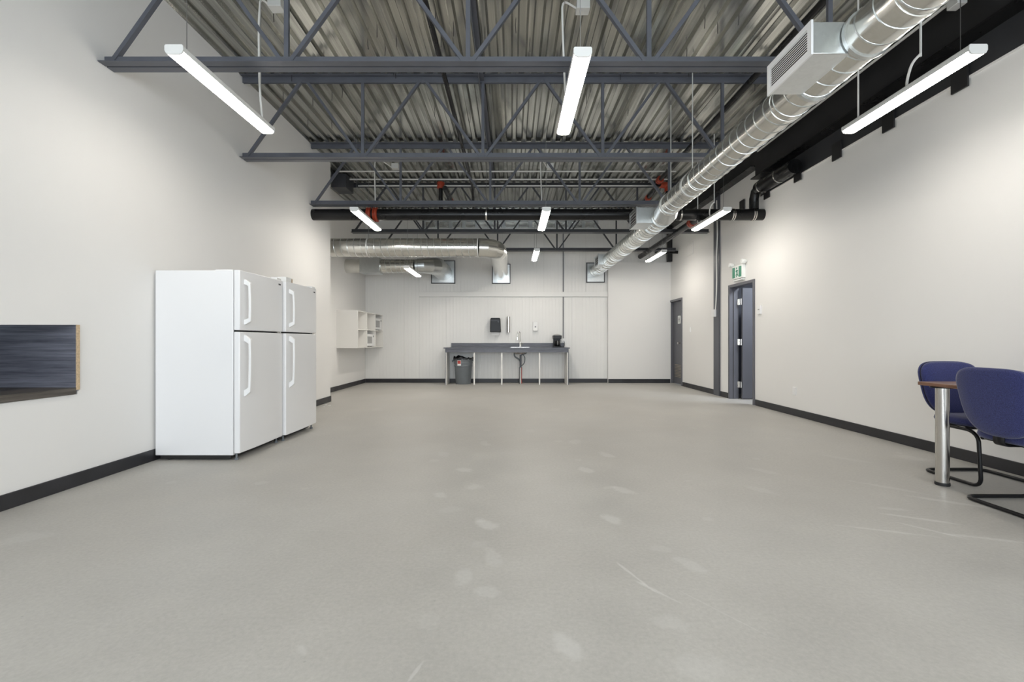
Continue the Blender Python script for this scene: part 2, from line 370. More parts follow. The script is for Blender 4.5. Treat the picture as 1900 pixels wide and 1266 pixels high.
fl = struct(B().box(bx(784), bx(1110), YB - .012, YB - .001, Z(2.84), Z(3.04)).build('trim_3', M['duct_box'], smooth=False))
for k in range(13):
    x = bx(790) + k * .335
    B().box(x, x + .24, YB - .024, YB - .0125, Z(2.86), Z(3.00)).build('closure_plate', M['duct'], fl, bevel=.004)
# front wall with storefront windows behind the camera
bf = B()
bf.box(XREC, XR + T, YF - .15, YF, 0, .25); bf.box(XREC, XR + T, YF - .15, YF, 2.85, DECK + .05)
xs = [-2.85, -.75, -.6, 1.5, 1.65, 3.75]
bf.box(XREC, xs[0], YF - .15, YF, .25, 2.85); bf.box(xs[1], xs[2], YF - .15, YF, .25, 2.85); bf.box(xs[3], xs[4], YF - .15, YF, .25, 2.85); bf.box(xs[5], XR + T, YF - .15, YF, .25, 2.85)
struct(bf.build('wall_front', M['wall'], smooth=False))
for i in range(3):
    a, b_ = xs[2 * i], xs[2 * i + 1]
    wr = sroot('window_%d' % (i + 1), ((a + b_) / 2, YF - .08, .25))
    for q in ((a, a + .05, .25, 2.85), (b_ - .05, b_, .25, 2.85), (a + .05, b_ - .05, .25, .30), (a + .05, b_ - .05, 2.80, 2.85)):
        B().box(q[0], q[1], YF - .11, YF - .05, q[2], q[3]).build('window_frame', M['steel_dark'], wr, smooth=False)
    B().box(a + .05, b_ - .05, YF - .083, YF - .077, .30, 2.80).build('pane', M['glass'], wr, smooth=False)

# ceiling: roof board carrying fluted deck sheets
ceil = struct(B().box(-3.9, 4.3, YF - .2, 11.8, DECK + .05, DECK + .15).build('ceiling', M['steel_dark'], smooth=False))
PITCH = 0.1524
def deck_sheet_mesh(y0, y1):
    lo_, hi_ = DECK, DECK + .038; p = []
    for k in range(6):
        x = k * PITCH
        p += [(x, lo_), (x + .045, lo_), (x + .065, hi_), (x + .132, hi_)]
    p.append((6 * PITCH + .018, lo_)); p.append((6 * PITCH + .040, lo_))
    b = B(); fr = [b.bm.verts.new((x, y0, z)) for x, z in p]; bk = [b.bm.verts.new((x, y1, z)) for x, z in p]
    for i in range(len(p) - 1): b.bm.faces.new((fr[i], fr[i + 1], bk[i + 1], bk[i]))
    return b
for j, (y0, y1, dz) in enumerate(((YF, 5.42, 0), (5.33, 11.6, -.0015))):
    o = deck_sheet_mesh(y0, y1).build('deck_sheet', M['deck'], ceil, smooth=False)
    for k in range(9):
        c = o if k == 0 else o.copy()
        if k: C.objects.link(c)
        c.location = (-3.80 + k * 6 * PITCH, 0, dz - .0008 * (k % 2)); 
sc0 = None
for k in range(64):
    yy = random.uniform(4.2, 7.0) if k < 48 else random.uniform(7.2, 8.8)
    kx = random.randrange(2, 48); x = -3.80 + kx * PITCH + .0225
    if sc0 is None:
        sc0 = B().tube([(0, 0, 0), (0, 0, -.075)], .004, 5).build('roofing_screw', M['black_flat'], ceil); c = sc0
    else: c = sc0.copy(); C.objects.link(c)
    c.location = (x, yy, DECK); c.rotation_euler = (random.uniform(-.1, .1), random.uniform(-.1, .1), 0)

# baseboards
def baseboard(name, x0, x1, y0, y1): struct(B().box(x0, x1, y0, y1, 0, .10).build(name, M['base'], bevel=.004))
baseboard('baseboard_left', XL, XL + .012, YF, YEND + .012); baseboard('baseboard_return', XREC + .012, XL + .012, YEND, YEND + .012)
baseboard('baseboard_recess', XREC, XREC + .012, YEND + .012, YB - .012)
baseboard('baseboard_back', XREC + .012, bx(1127), YB - .012, YB); baseboard('baseboard_partition', bx(1127), XR - .012, YB - .112, YB - .10)
baseboard('baseboard_right', XR - .012, XR, YF, D2[0] - .06)
baseboard('baseboard_right.001', XR - .012, XR, D2[1] + .06, 8.72); baseboard('baseboard_right.002', XR - .012, XR, 8.98, D1[0] - .06)

# ------------------------------------------------------------------ alcove with dark laminate ledge in the near wall
al = thing('alcove_counter', 'charcoal wood-grain ledge and end panel set in the alcove beside the refrigerators', 'counter', ((XL + XREC) / 2, 2.2, AZ0))
B().box(XREC - .14, XL + .014, AY0 + .003, AY1 - .024, AZ0 + .003, .712).build('ledge', M['ledge_wood'], al, smooth=False)
B().box(XREC - .14, XL + .0145, AY0 + .003, AY1 - .024, .7125, .7155).build('ledge_top_edge', M['ledge_wood'], al, smooth=False)
B().box(XREC - .14, XL + .012, AY1 - .022, AY1 - .003, .69, AZ1 - .001).build('end_panel', M['dark_wood'], al, smooth=False)
B().box(XL + .012, XL + .018, AY1 - .024, AY1 + .001, .698, AZ1).build('raw_edge', M['chipboard'], al, smooth=False)
B().box(XREC - .14, XREC - .12, AY0 + .003, AY1 - .024, .72, AZ1 - .08).build('back_panel', M['dark_wood'], al, smooth=False)

# ------------------------------------------------------------------ doors
def frame_parts(root, y0, y1, z1, mt):
    fw = .05
    for a, b_ in ((y0 - fw, y0), (y1, y1 + fw)):
        B().box(XR - .018, XR + T + .012, a, b_, 0, z1 + fw).build('door_jamb', mt, root, bevel=.003)
    B().box(XR - .018, XR + T + .012, y0, y1, z1, z1 + fw).build('door_head', mt, root, bevel=.003)
d2 = sroot('door_2', (XR, 7.93, 0)); frame_parts(d2, 7.53, 8.33, 2.015, M['grey_door'])
B().box(XR + .055, XR + .085, 8.312, 8.33, 0, 2.015).build('door_stop', M['grey_door'], d2, smooth=False)
lf = B().box(4.150, 4.95, 8.245, 8.29, .012, 2.005).build('door_leaf', M['grey_door'], d2, bevel=.002)
for zz in (.26, 1.03, 1.76):
    h = B(); h.tube([(4.135, 8.262, zz - .055), (4.135, 8.262, zz + .055)], .010, 8); h.box(4.10, 4.135, 8.326, 8.331, zz - .055, zz + .055); h.box(4.12, 4.128, 8.262, 8.33, zz - .055, zz + .055)
    h.build('hinge', M['brushed'], d2)
B().box(4.02, 4.09, 7.53, 7.60, 1.96, 2.0).build('closer_bracket', M['brushed'], d2, bevel=.004)
d1 = sroot('door_1', (XR, 11.1, 0)); frame_parts(d1, 10.72, 11.47, 2.015, M['grey_door'])
lf1 = B().box(4.035, 4.075, 10.722, 11.468, .012, 2.012).build('door_leaf', M['grey_door'], d1, bevel=.002)
k = B(); k.lathe([(.012, 0), (.012, -.03), (.03, -.045), (.03, -.065), (.015, -.075)], (4.035, 10.96, 1.0), 14, 'X'); k.build('door_knob', M['brushed'], d1)
vg = B().box(4.026, 4.036, 10.80, 11.33, .16, .50).build('louvre_frame', M['steel'], d1, smooth=False)
for i in range(9):
    B().bar((4.024, 10.83, .185 + i * .036), (4.024, 11.30, .185 + i * .036), .03, .006, up=(-.6, 0, .8)).build('louvre_slat', M['louvre'], vg, smooth=False)
sg = B().box(4.029, 4.036, 10.96, 11.13, 1.47, 1.66).build('restroom_sign', M['sign_white'], d1, bevel=.002)
sm = B(); sm.lathe([(.018, 0), (.018, -.002)], (4.0285, 11.045, 1.625), 12, 'X'); sm.build('pictogram_head', M['steel_dark'], sg)
sm = B(); sm.prism([(11.015, 1.60), (11.075, 1.60), (11.07, 1.545), (11.06, 1.545), (11.06, 1.495), (11.03, 1.495), (11.03, 1.545), (11.02, 1.545)], 4.0265, 4.0285, 'X'); sm.build('pictogram_body', M['steel_dark'], sg, smooth=False)

# exit sign over the open door
ex = thing('exit_sign', 'green running-man exit sign with two lamp heads above the open grey door', 'sign', (3.92, 7.95, 2.13))
B().box(3.905, XR, 7.78, 8.13, 2.13, 2.36).build('housing', M['sign_white'], ex, bevel=.006)
B().box(3.9, 3.906, 8.025, 8.11, 2.155, 2.335).build('green_field', M['green'], ex, smooth=False)
B().box(3.9, 3.906, 7.80, 7.885, 2.155, 2.335).build('green_field', M['green'], ex, smooth=False)
rm = B()
def seg(a, b_, wd): rm.bar((3.902, *a), (3.902, *b_), .006, wd, up=(1, 0, 0)) if 0 else rm.bar((3.902, *a), (3.902, *b_), wd, .006, up=(1, 0, 0))
seg((7.955, 2.285), (7.945, 2.225), .028); seg((7.945, 2.225), (7.975, 2.195), .016); seg((7.975, 2.195), (7.962, 2.165), .014); seg((7.945, 2.225), (7.925, 2.19), .016)
seg((7.925, 2.19), (7.905, 2.18), .014); seg((7.953, 2.28), (7.985, 2.255), .012); seg((7.953, 2.28), (7.915, 2.265), .012)
rm.lathe([(.014, -.003), (.014, .003)], (3.902, 7.957, 2.315), 10, 'X')
rm.build('running_figure', M['green'], ex, smooth=False)
B().box(3.915, XR, 7.80, 8.11, 2.10, 2.122).build('bottom_tray', M['sign_white'], ex, smooth=False)
for yy, dy in ((7.74, -.02), (8.17, .02)):
    hd = B(); hd.lathe([(.02, .03), (.038, 0), (.04, -.05), (.036, -.055)], (3.93, yy, 2.40), 16, 'X'); hd.build('lamp_head', M['sign_white'], ex)
    B().bar((3.94, yy, 2.385), (3.94, yy - dy * 3.2, 2.345), .014, .014).build('lamp_arm', M['sign_white'], ex, smooth=False)

# wall plates
def plate(name, label, cat, y, z, wy, wz, d=.012, extra=None):
    t = thing(name, label, cat, (XR, y, z)); B().box(XR - d, XR, y - wy / 2, y + wy / 2, z - wz / 2, z + wz / 2).build('cover_plate', M['white'], t, bevel=.003)
    if extra == 'switch': B().box(XR - d - .006, XR - d, y - .008, y + .008, z - .015, z + .015).build('toggle', M['white'], t, bevel=.002)
    if extra == 'outlet':
        for s in (-.02, .02): B().box(XR - d - .003, XR - d, y - .015, y + .015, z + s - .014, z + s + .014).build('socket', M['white'], t, bevel=.003)
    if extra == 'dial': B().box(XR - d - .004, XR - d, y - .03, y + .01, z - .004, z + .012).build('display', M['dark_window'], t, smooth=False)
    return t
plate('light_switch', 'white toggle switch between the closed grey door and column', 'switch', 10.2, 1.30, .075, .115, extra='switch')
plate('wall_outlet', 'white wall outlet low between the open door and the table', 'outlet', 6.43, .345, .075, .115, extra='outlet')
plate('thermostat', 'white thermostat with small display beside the open door', 'thermostat', 7.33, 1.55, .10, .14, .03, extra='dial')
vt = thing('wall_vent', 'small white vent grille high above the closed grey door', 'vent', (XR, 10.2, 3.1))
B().box(XR - .015, XR, 10.02, 10.38, 2.96, 3.25).build('vent_frame', M['wall'], vt, bevel=.004)
for i in range(7): B().bar((XR - .018, 10.06, 2.995 + i * .036), (XR - .018, 10.34, 2.995 + i * .036), .02, .005, up=(-.6, 0, .8)).build('vent_slat', M['wall'], vt, smooth=False)

# steel column with a white cable and a box
col = thing('steel_column', 'tall grey steel column in the wall between the two doors', 'column', (3.93, 8.85, 0))
B().box(3.950, 3.966, 8.72, 8.98, 0, DECK).build('flange', M['steel'], col, smooth=False)
B().box(3.944, 3.950, 8.72, 8.74, 0, DECK).build('dark_edge', M['steel_dark'], col, smooth=False)  # darker strip along one edge of the flange
tag(B().tube(fillet([(3.934, 8.86, 1.66), (3.934, 8.83, 1.80), (3.934, 8.80, 2.2), (3.934, 8.81, 2.7), (3.934, 8.77, 3.1), (3.93, 8.80, 3.75)], .1), .012, 8).build('cable', M['cord']), 'white cable clipped up the grey column above the switch box', 'cable')
jb = thing('junction_box', 'white switch box at the lower end of the column cable', 'box', (3.93, 8.90, 1.6))
B().box(3.905, 3.949, 8.85, 8.97, 1.52, 1.66).build('box_body', M['white'], jb, bevel=.004)
B().box(3.898, 3.905, 8.90, 8.92, 1.57, 1.60).build('toggle', M['white'], jb, bevel=.002)

# ------------------------------------------------------------------ roof steel
def joist(y, label, xend=2.72):
    t = thing('roof_joist', label, 'roof joist', (0, y, Z(2.125)), 'open-web roof joists')
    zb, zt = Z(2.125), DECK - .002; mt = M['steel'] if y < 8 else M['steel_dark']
    x0, x1 = -3.146, 3.80
    def angle(a, b_, sgn, up_):
        p = [(0, 0), (.066, 0), (.066, .007), (.007, .007), (.007, .072), (0, .072)]
        q = [(y + sgn * (u + .007), (zb + v) if up_ else (zt - v)) for u, v in p]
        return B().prism(q, a, b_, 'X')
    for s in (-1, 1):
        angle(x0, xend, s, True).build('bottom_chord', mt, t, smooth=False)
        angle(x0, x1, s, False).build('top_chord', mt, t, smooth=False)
    nodes = [-3.12, -1.745, -.34, 1.06, 2.46, 3.86]
    for i, n in enumerate(nodes[:-1]):
        mid = (n + nodes[i + 1]) / 2
        B().bar((n + .03, y - .003, zb + .03), (mid - .02, y, zt - .03), .030, .036, up=(0, 1, 0)).build('web_diagonal', mt, t, smooth=False)
        if i + 2 < len(nodes): B().bar((mid + .02, y, zt - .03), (nodes[i + 1] - .03, y - .003, zb + .03), .030, .036, up=(0, 1, 0)).build('web_diagonal', mt, t, smooth=False)
        if i: B().bar((n, y, zb + .03), (n, y, zt - .03), .034, .026, up=(0, 1, 0)).build('web_vertical', mt, t, smooth=False)
    return t
joist(3.55, 'grey open-web steel joist crossing over the first three strip lights')
joist(5.36, 'grey open-web steel joist above the floor just behind the refrigerators')
joist(7.18, 'grey open-web steel joist directly over the black cross pipe')
joist(9.0, 'dark open-web joist between the black cross pipe and the long silver duct', 3.86)
joist(10.81, 'dark open-web joist standing just before the ribbed back wall', 3.86)
tag(B().prism([(-.38, DECK - .11), (-.37, DECK - .11), (-.37, DECK - .05), (-.325, DECK - .05), (-.325, DECK - .04), (-.38, DECK - .04)], 3.6, 9.0).build('bridging_angle', M['steel'], smooth=False),
    'grey bridging angle running lengthwise under the deck through the joists', 'angle')

gd = thing('steel_girder', 'black painted girder with small brackets along the top of the wall', 'girder', (3.88, 2, Z(2.57)))
GB = Z(2.57)
B().box(3.80, 3.964, YF, 7.3, GB, GB + .016).build('bottom_flange', M['black'], gd, smooth=False)
B().box(3.875, 3.89, YF, 7.3, GB + .016, DECK - .02).build('web', M['black_flat'], gd, smooth=False)
B().box(3.80, 3.964, YF, 7.3, DECK - .02, DECK - .004).build('top_flange', M['black'], gd, smooth=False)
B().box(3.80, 3.964, 7.3, YB - .12, Z(2.78), Z(2.795)).build('bottom_flange', M['black'], gd, smooth=False)
B().box(3.875, 3.89, 7.3, YB - .12, Z(2.795), DECK - .004).build('web', M['black_flat'], gd, smooth=False)
for i in range(-1, 6):
    y = 4.04 + .765 * (i)
    B().box(XR - .03, XR - .0145, y - .075, y + .075, WT - .085, WT + .12).build('bracket', M['black_flat'], gd, smooth=False)

tag(B().tube([(3.70, YF + .02, Z(2.86)), (3.70, 6.9, Z(2.86))], .014, 8).build('conduit', M['conduit']), 'grey conduit running along the black girder, lower of two', 'conduit', None)
tag(B().tube([(3.72, YF + .02, Z(2.95)), (3.72, 6.9, Z(2.95))], .014, 8).build('conduit', M['conduit']), 'grey conduit running along the black girder, upper of two', 'conduit', None)
tag(B().box(3.66, 3.74, 3.76, 3.86, Z(2.78), Z(2.90)).build('junction_box', M['conduit'], bevel=.004), 'grey steel box on the conduits beside the black girder', 'box')

def pipe(name, label, pts, r, m='black', n=16, fr=.08, cat='pipe', group=None):
    return tag(B().tube(fillet(pts, fr) if len(pts) > 2 else pts, r, n).build(name, M[m]), label, cat, group)
# big black cross pipe under the third joist
cp = thing('cross_pipe', 'thick black pipe crossing the room wall to wall under the third joist', 'pipe', (0, 7.25, Z(2.0)))
B().tube([(XL, 7.25, Z(2.0)), (XR, 7.25, Z(2.0))], .088, 24).build('pipe_run', M['black'], cp)
for x in (3.47, 3.50, 3.80, 3.83): B().lathe([(.090, -.008), (.094, -.008), (.094, .008), (.090, .008)], (x, 7.25, Z(2.0)), 20, 'X').build('clamp', M['brushed'], cp)
hg = B(); hg.lathe([(.089, -.012), (.092, -.012), (.092, .012), (.089, .012)], (-.405, 7.25, Z(2.0)), 20, 'X'); hg.build('hanger_strap', M['brushed'], cp)
hg = B(); hg.tube([(-.405, 7.25, Z(2.09)), (-.405, 7.25, DECK)], .005, 6); hg.build('hanger_rod', M['wire'], cp)
hg = B(); hg.lathe([(.089, -.012), (.092, -.012), (.092, .012), (.089, .012)], (2.66, 7.25, Z(2.0)), 20, 'X'); hg.build('hanger_strap', M['brushed'], cp)
# brown-black drain along the wall end
wp = thing('wall_pipe', 'short black pipe along the wall below the girder end, meeting the cross pipe', 'pipe', (3.84, 6.8, Z(2.37)))
B().tube([(3.83, 6.2, Z(2.37)), (3.83, 7.1, Z(2.37))], .10, 20).build('pipe_run', M['black'], wp)
for y in (6.55, 7.0): B().lathe([(.101, -.012), (.105, -.012), (.105, .012), (.101, .012)], (3.83, y, Z(2.37)), 20, 'Y').build('strap', M['brushed'], wp)
B().tube([(3.83, 7.1, Z(2.37)), (3.83, 7.2, Z(2.35)), (3.83, 7.25, Z(2.25)), (3.83, 7.25, Z(2.08))], .07, 14).build('elbow', M['black'], wp)
# lengthwise pipes
pipe('gas_pipe', 'thin black pipe running lengthwise through the joists near the bridging angle', [(-.74, YF + .02, Z(2.9)), (-.74, 8.6, Z(2.9)), (-.80, 9.6, Z(2.55))], .026)
pipe('sprinkler_pipe', 'thin black pipe running lengthwise near the silver duct to a red elbow', [(2.66, YF + .02, Z(2.9)), (2.66, 8.2, Z(2.9))], .034)
def coupling(p, axis, r, L):
    q = B(); q.lathe([(r, -L / 2), (r * 1.25, -L / 2 + .01), (r * 1.25, -.012), (r * 1.1, -.01), (r * 1.1, .01), (r * 1.25, .012), (r * 1.25, L / 2 - .01), (r, L / 2)], p, 16, axis); return q
sp = thing('sprinkler_drop', 'black sprinkler pipes with red couplings hanging behind the third joist', 'pipe', (-1.29, 8.3, Z(2.8)))
coupling((-1.29, 8.3, Z(2.82)), 'Z', .055, .12).build('coupling', M['red'], sp)
B().tube([(-1.29, 8.3, Z(2.76)), (-1.29, 8.3, Z(2.34))], .037, 14).build('drop_pipe', M['black'], sp)
coupling((-1.29, 8.3, Z(2.34)), 'Z', .04, .09).build('coupling', M['red'], sp)
B().tube([(-1.20, 8.2, Z(2.74)), (-1.20, 9.6, Z(2.74))], .045, 14).build('branch_pipe', M['black'], sp)
coupling((-1.20, 9.0, Z(2.74)), 'Y', .048, .12).build('coupling', M['red'], sp)
s2 = thing('sprinkler_elbow', 'red sprinkler elbow on black pipe above the silver duct reducer', 'pipe', (2.7, 8.3, Z(2.8)))
coupling((2.66, 8.25, Z(2.9)), 'Y', .05, .12).build('coupling', M['red'], s2)
B().tube(fillet([(2.68, 8.36, Z(2.86)), (2.78, 8.40, Z(2.86)), (2.86, 8.40, Z(2.86)), (2.86, 8.40, Z(2.74))], .08), .06, 14).build('elbow', M['red'], s2)
B().tube([(2.86, 8.40, Z(2.74)), (2.86, 8.40, Z(2.5))], .045, 12).build('drop_pipe', M['black'], s2)
B().tube([(2.66, 8.3, Z(2.84)), (2.66, 9.4, Z(2.78))], .045, 12).build('branch_pipe', M['black'], s2)
coupling((2.66, 8.95, Z(2.80)), 'Y', .048, .10).build('coupling', M['red'], s2)
for x in (-2.255, -2.155):
    coupling((x, 7.25, Z(2.0)), 'X', .092, .075).build('coupling', M['red'], cp)
fp_ = thing('feed_pipe', 'black pipe with rust red coupling slung beside the silver duct near the closed door', 'pipe', (3.22, 9.7, Z(2.12)))
B().tube([(3.22, 7.9, Z(2.12)), (3.22, 11.5, Z(2.12))], .06, 16).build('pipe_run', M['black'], fp_)
coupling((3.22, 8.2, Z(2.12)), 'Y', .062, .14).build('coupling', M['red'], fp_)
pipe('drain_pipe', 'small black drain pipe with elbow on the wall above the closed door', [(3.5, 11.2, Z(2.17)), (3.80, 11.2, Z(2.17)), (3.97, 10.95, Z(2.12))], .035)
tag(B().box(3.86, 3.966, 11.33, 11.44, Z(1.97), DECK - .1).build('column_stub', M['black_flat'], smooth=False), 'black column stub above the plain partition in the far corner', 'column')
for i, (yy, x0, z) in enumerate(((8.1, -3.1, 3.0), (8.47, -3.0, 2.99), (8.79, -2.95, 2.98))):
    tag(B().tube([(x0, yy, Z(z)), (2.9, yy, Z(z))], .014, 8).build('ceiling_conduit', M['conduit']),
        'grey conduit across the room behind the third joist, %s of three' % ('top line', 'middle line', 'bottom line')[i], 'conduit', 'conduits behind the third joist')
tag(B().box(-3.34, -3.06, 8.45, 8.85, Z(2.84), DECK + .002).build('pull_box', M['steel_dark'], bevel=.006), 'dark grey pull box where the three conduits begin', 'box')

# ------------------------------------------------------------------ ducts
def helix(a, b_, r, pitch, rad=.0035):
    a, b_ = Vector(a), Vector(b_); d = (b_ - a); Ln = d.length; d.normalize()
    u = d.cross(Vector((0, 0, 1))).normalized(); v = d.cross(u); n = int(Ln / pitch * 20)
    return B().tube([a + d * (Ln * i / n) + (u * math.cos(2 * PI * i / 20) + v * math.sin(2 * PI * i / 20)) * r for i in range(n + 1)], rad, 4)
md = thing('main_duct', 'long silver spiral duct running lengthwise with three square grilles', 'duct', (2.2, 5, Z(1.85)))
DX, DH = 2.08, 1.797
A0, A1 = (DX, YF + .02, Z(DH)), (DX, 6.04, Z(DH)); B0, B1 = (2.12, 6.34, Z(1.753)), (2.10, 11.50, Z(1.755))
B().tube([A0, A1], .135, 40).build('duct_run', M['duct'], md); helix(A0, A1, .136, .136, .0045).build('spiral_seam', M['duct_box'], md)
B().tube([A1, (2.082, 6.08, Z(1.795)), (2.118, 6.30, Z(1.756)), B0], [.138, .138, .150, .150], 40).build('reducer', M['duct_box'], md, ang=20)
B().tube([B0, B1], .146, 40).build('duct_run', M['duct'], md); helix((2.12, 6.36, Z(1.753)), B1, .147, .105, .006).build('spiral_seam', M['duct_box'], md)
for yy in (2.35, 3.47, 5.08, 6.06):
    B().lathe([(.136, -.015), (.141, -.012), (.141, .012), (.136, .015)], (DX, yy, Z(DH)), 32, 'Y').build('joint_band', M['duct'], md)
def grille_box(y0, y1, xf, xb, h0, h1, slats):
    gb = B(); gb.box(xf, xb, y0, y1, Z(h0), Z(h1)); o = gb.build('grille_box', M['duct_box'], md, bevel=.004)
    f = .028
    for q in ((y0 - .008, y1 + .008, h0 - .008, h0 + f), (y0 - .008, y1 + .008, h1 - f, h1 + .008), (y0 - .008, y0 + f, h0 + f, h1 - f), (y1 - f, y1 + .008, h0 + f, h1 - f)):
        B().box(xf - .014, xf - .001, q[0], q[1], Z(q[2]), Z(q[3])).build('grille_frame', M['white'] if slats > 5 else M['duct_box'], o, smooth=False)
    B().box(xf - .003, xf - .001, y0 + f, y1 - f, Z(h0 + f), Z(h1 - f)).build('grille_backing', M['black_flat'], o, smooth=False)
    for i in range(slats):
        z = Z(h0 + f + (h1 - h0 - 2 * f) * (i + .5) / slats)
        B().bar((xf - .009, y0 + f, z), (xf - .009, y1 - f, z), .012, .004, up=(-.7, 0, .7)).build('grille_slat', M['white'] if slats > 5 else M['duct_box'], o, smooth=False)
    # saddle onto the round duct
grille_box(2.70, 3.15, 1.772, 2.02, 1.694, 1.883, 9)
grille_box(6.48, 6.86, 1.772, 2.06, 1.668, 1.895, 4)
grille_box(9.90, 10.36, 1.88, 2.08, 1.65, 1.88, 4)
for y in (2.68, 3.16): B().lathe([(.137, -.012), (.145, -.012), (.145, .012), (.137, .012)], (DX, y, Z(DH)), 32, 'Y').build('saddle_band', M['duct_box'], md)
for y in (6.46, 6.88): B().lathe([(.148, -.012), (.155, -.012), (.155, .012), (.148, .012)], (2.119, y, Z(1.753)), 32, 'Y').build('saddle_band', M['duct_box'], md)
def wall_collar(parent, x, h, wd, ht):
    f = .02
    for q in ((x - wd / 2, x - wd / 2 + f, h - ht / 2, h + ht / 2), (x + wd / 2 - f, x + wd / 2, h - ht / 2, h + ht / 2), (x - wd / 2 + f, x + wd / 2 - f, h - ht / 2, h - ht / 2 + f), (x - wd / 2 + f, x + wd / 2 - f, h + ht / 2 - f, h + ht / 2)):
        B().box(q[0], q[1], YB - .05, YB - .002, Z(q[2]), Z(q[3])).build('collar_frame', M['steel_dark'], parent, smooth=False)
    B().box(x - wd / 2 + f, x + wd / 2 - f, YB - .04, YB - .003, Z(h - ht / 2 + f), Z(h + ht / 2 - f)).build('collar_plate', M['duct_box'], parent, smooth=False)
wall_collar(md, 2.10, 1.72, .46, .50)
for y in (5.28, 6.0):
    B().tube([(DX, y, Z(1.94)), (DX, y, DECK)], .006, 6).build('hanger_rod', M['conduit'], md)
    B().lathe([(.1405, -.012), (.1435, -.012), (.1435, .012), (.1405, .012)], (DX, y, Z(DH)), 28, 'Y').build('hanger_strap', M['conduit'], md)

cdt = thing('cross_duct', 'long silver spiral duct crossing from the recess and bending into the back wall', 'duct', (-2, 8.4, Z(1.7)))
R_ = .167; CY, CH = 8.37, 1.705
B().tube([(XREC, CY, Z(CH)), (-.62, CY, Z(CH))], R_, 36).build('duct_run', M['duct'], cdt)
helix((XREC + .02, CY, Z(CH)), (-.64, CY, Z(CH)), R_ + .001, .12, .006).build('spiral_seam', M['duct_box'], cdt)
arc = [(-.62 + .35 * math.sin(a * PI / 8), CY + .35 - .35 * math.cos(a * PI / 8), Z(CH)) for a in range(5)]
B().tube(arc, R_ + .004, 36).build('elbow', M['duct'], cdt, ang=12)
B().tube([arc[-1], (-.27, 10.6, Z(1.70)), (-.27, 11.53, Z(1.69))], R_ + .002, 36).build('duct_run', M['duct'], cdt)
for x in (-.62,): B().lathe([(R_ + .001, -.012), (R_ + .007, -.01), (R_ + .007, .01), (R_ + .001, .012)], (x, CY, Z(CH)), 32, 'X', cap=False).build('joint_band', M['conduit'], cdt)
wall_collar(cdt, -.27, 1.69, .46, .50)
B().tube([(-2.62, CY, Z(1.86)), (-2.62, CY, DECK)], .004, 5).build('hanger_wire', M['wire'], cdt)
B().lathe([(R_ + .005, -.01), (R_ + .008, -.01), (R_ + .008, .01), (R_ + .005, .01)], (-2.62, CY, Z(CH)), 28, 'X').build('hanger_strap', M['conduit'], cdt)

d3 = thing('return_duct', 'short silver duct with a square box below and behind the cross duct', 'duct', (-2.7, 10.3, Z(1.68)))
RH = 1.675; RY = 10.25
B().tube([(XREC, RY, Z(RH)), (-3.36, RY, Z(RH))], .155, 30).build('sleeve', M['duct'], d3)
B().box(-3.36, -2.92, RY - .17, RY + .17, Z(RH - .17), Z(RH + .17)).build('plenum_box', M['duct_box'], d3, bevel=.004)
B().tube([(-2.92, RY, Z(RH)), (-2.18, RY, Z(RH))], .150, 30).build('duct_run', M['duct'], d3)
helix((-2.91, RY, Z(RH)), (-2.19, RY, Z(RH)), .151, .11, .006).build('spiral_seam', M['duct_box'], d3)
arc = [(-2.18 + .45 * math.sin(a * PI / 8), RY + .45 - .45 * math.cos(a * PI / 8), Z(RH + .012 * a)) for a in range(5)]
B().tube(arc + [(-1.73, 11.1, Z(1.73)), (-1.73, 11.52, Z(1.735))], [.153, .165, .18, .195, .205, .21, .215], 32).build('elbow', M['duct_box'], d3, ang=10)
B().box(-2.13, -2.05, RY - .215, RY - .205, Z(RH + .03), Z(RH + .12)).build('paper_tag', M['paper'], d3, smooth=False) if 0 else None
wall_collar(d3, -1.73, 1.735, .60, .58)

# ------------------------------------------------------------------ strip lights
LL = 1.15
def light_proto(row):
    t = thing('strip_light', '-', 'strip light', (0, 0, 0), 'suspended strip lights')
    # local: near end y=0, far end y=LL, lens bottom z=0
    hous = [(-.0575, .019), (-.059, .024), (-.059, .052), (-.052, .060), (.052, .060), (.059, .052), (.059, .024), (.0575, .019)]
    B().prism(hous, .008, LL - .008).build('housing', M['light_body'], t)
    lens = [(-.0565, .0195), (-.048, .004), (-.030, 0), (.030, 0), (.048, .004), (.0565, .0195)]
    B().prism(lens, .010, LL - .010).build('diffuser', M['lens%d' % row], t)
    cap = [(-.0605, .024), (-.0605, .053), (-.053, .0615), (.053, .0615), (.0605, .053), (.0605, .024), (.050, .004), (.030, -.002), (-.030, -.002), (-.050, .004)]
    B().prism(cap, 0, .010).build('end_cap', M['light_body'], t); B().prism(cap, LL - .010, LL).build('end_cap', M['light_body'], t)
    for y in (.12, LL - .12): B().box(-.02, .02, y - .012, y + .012, .060, .075).build('mount_clip', M['brushed'], t, smooth=False)
    return t
protos = {}; bare = {}
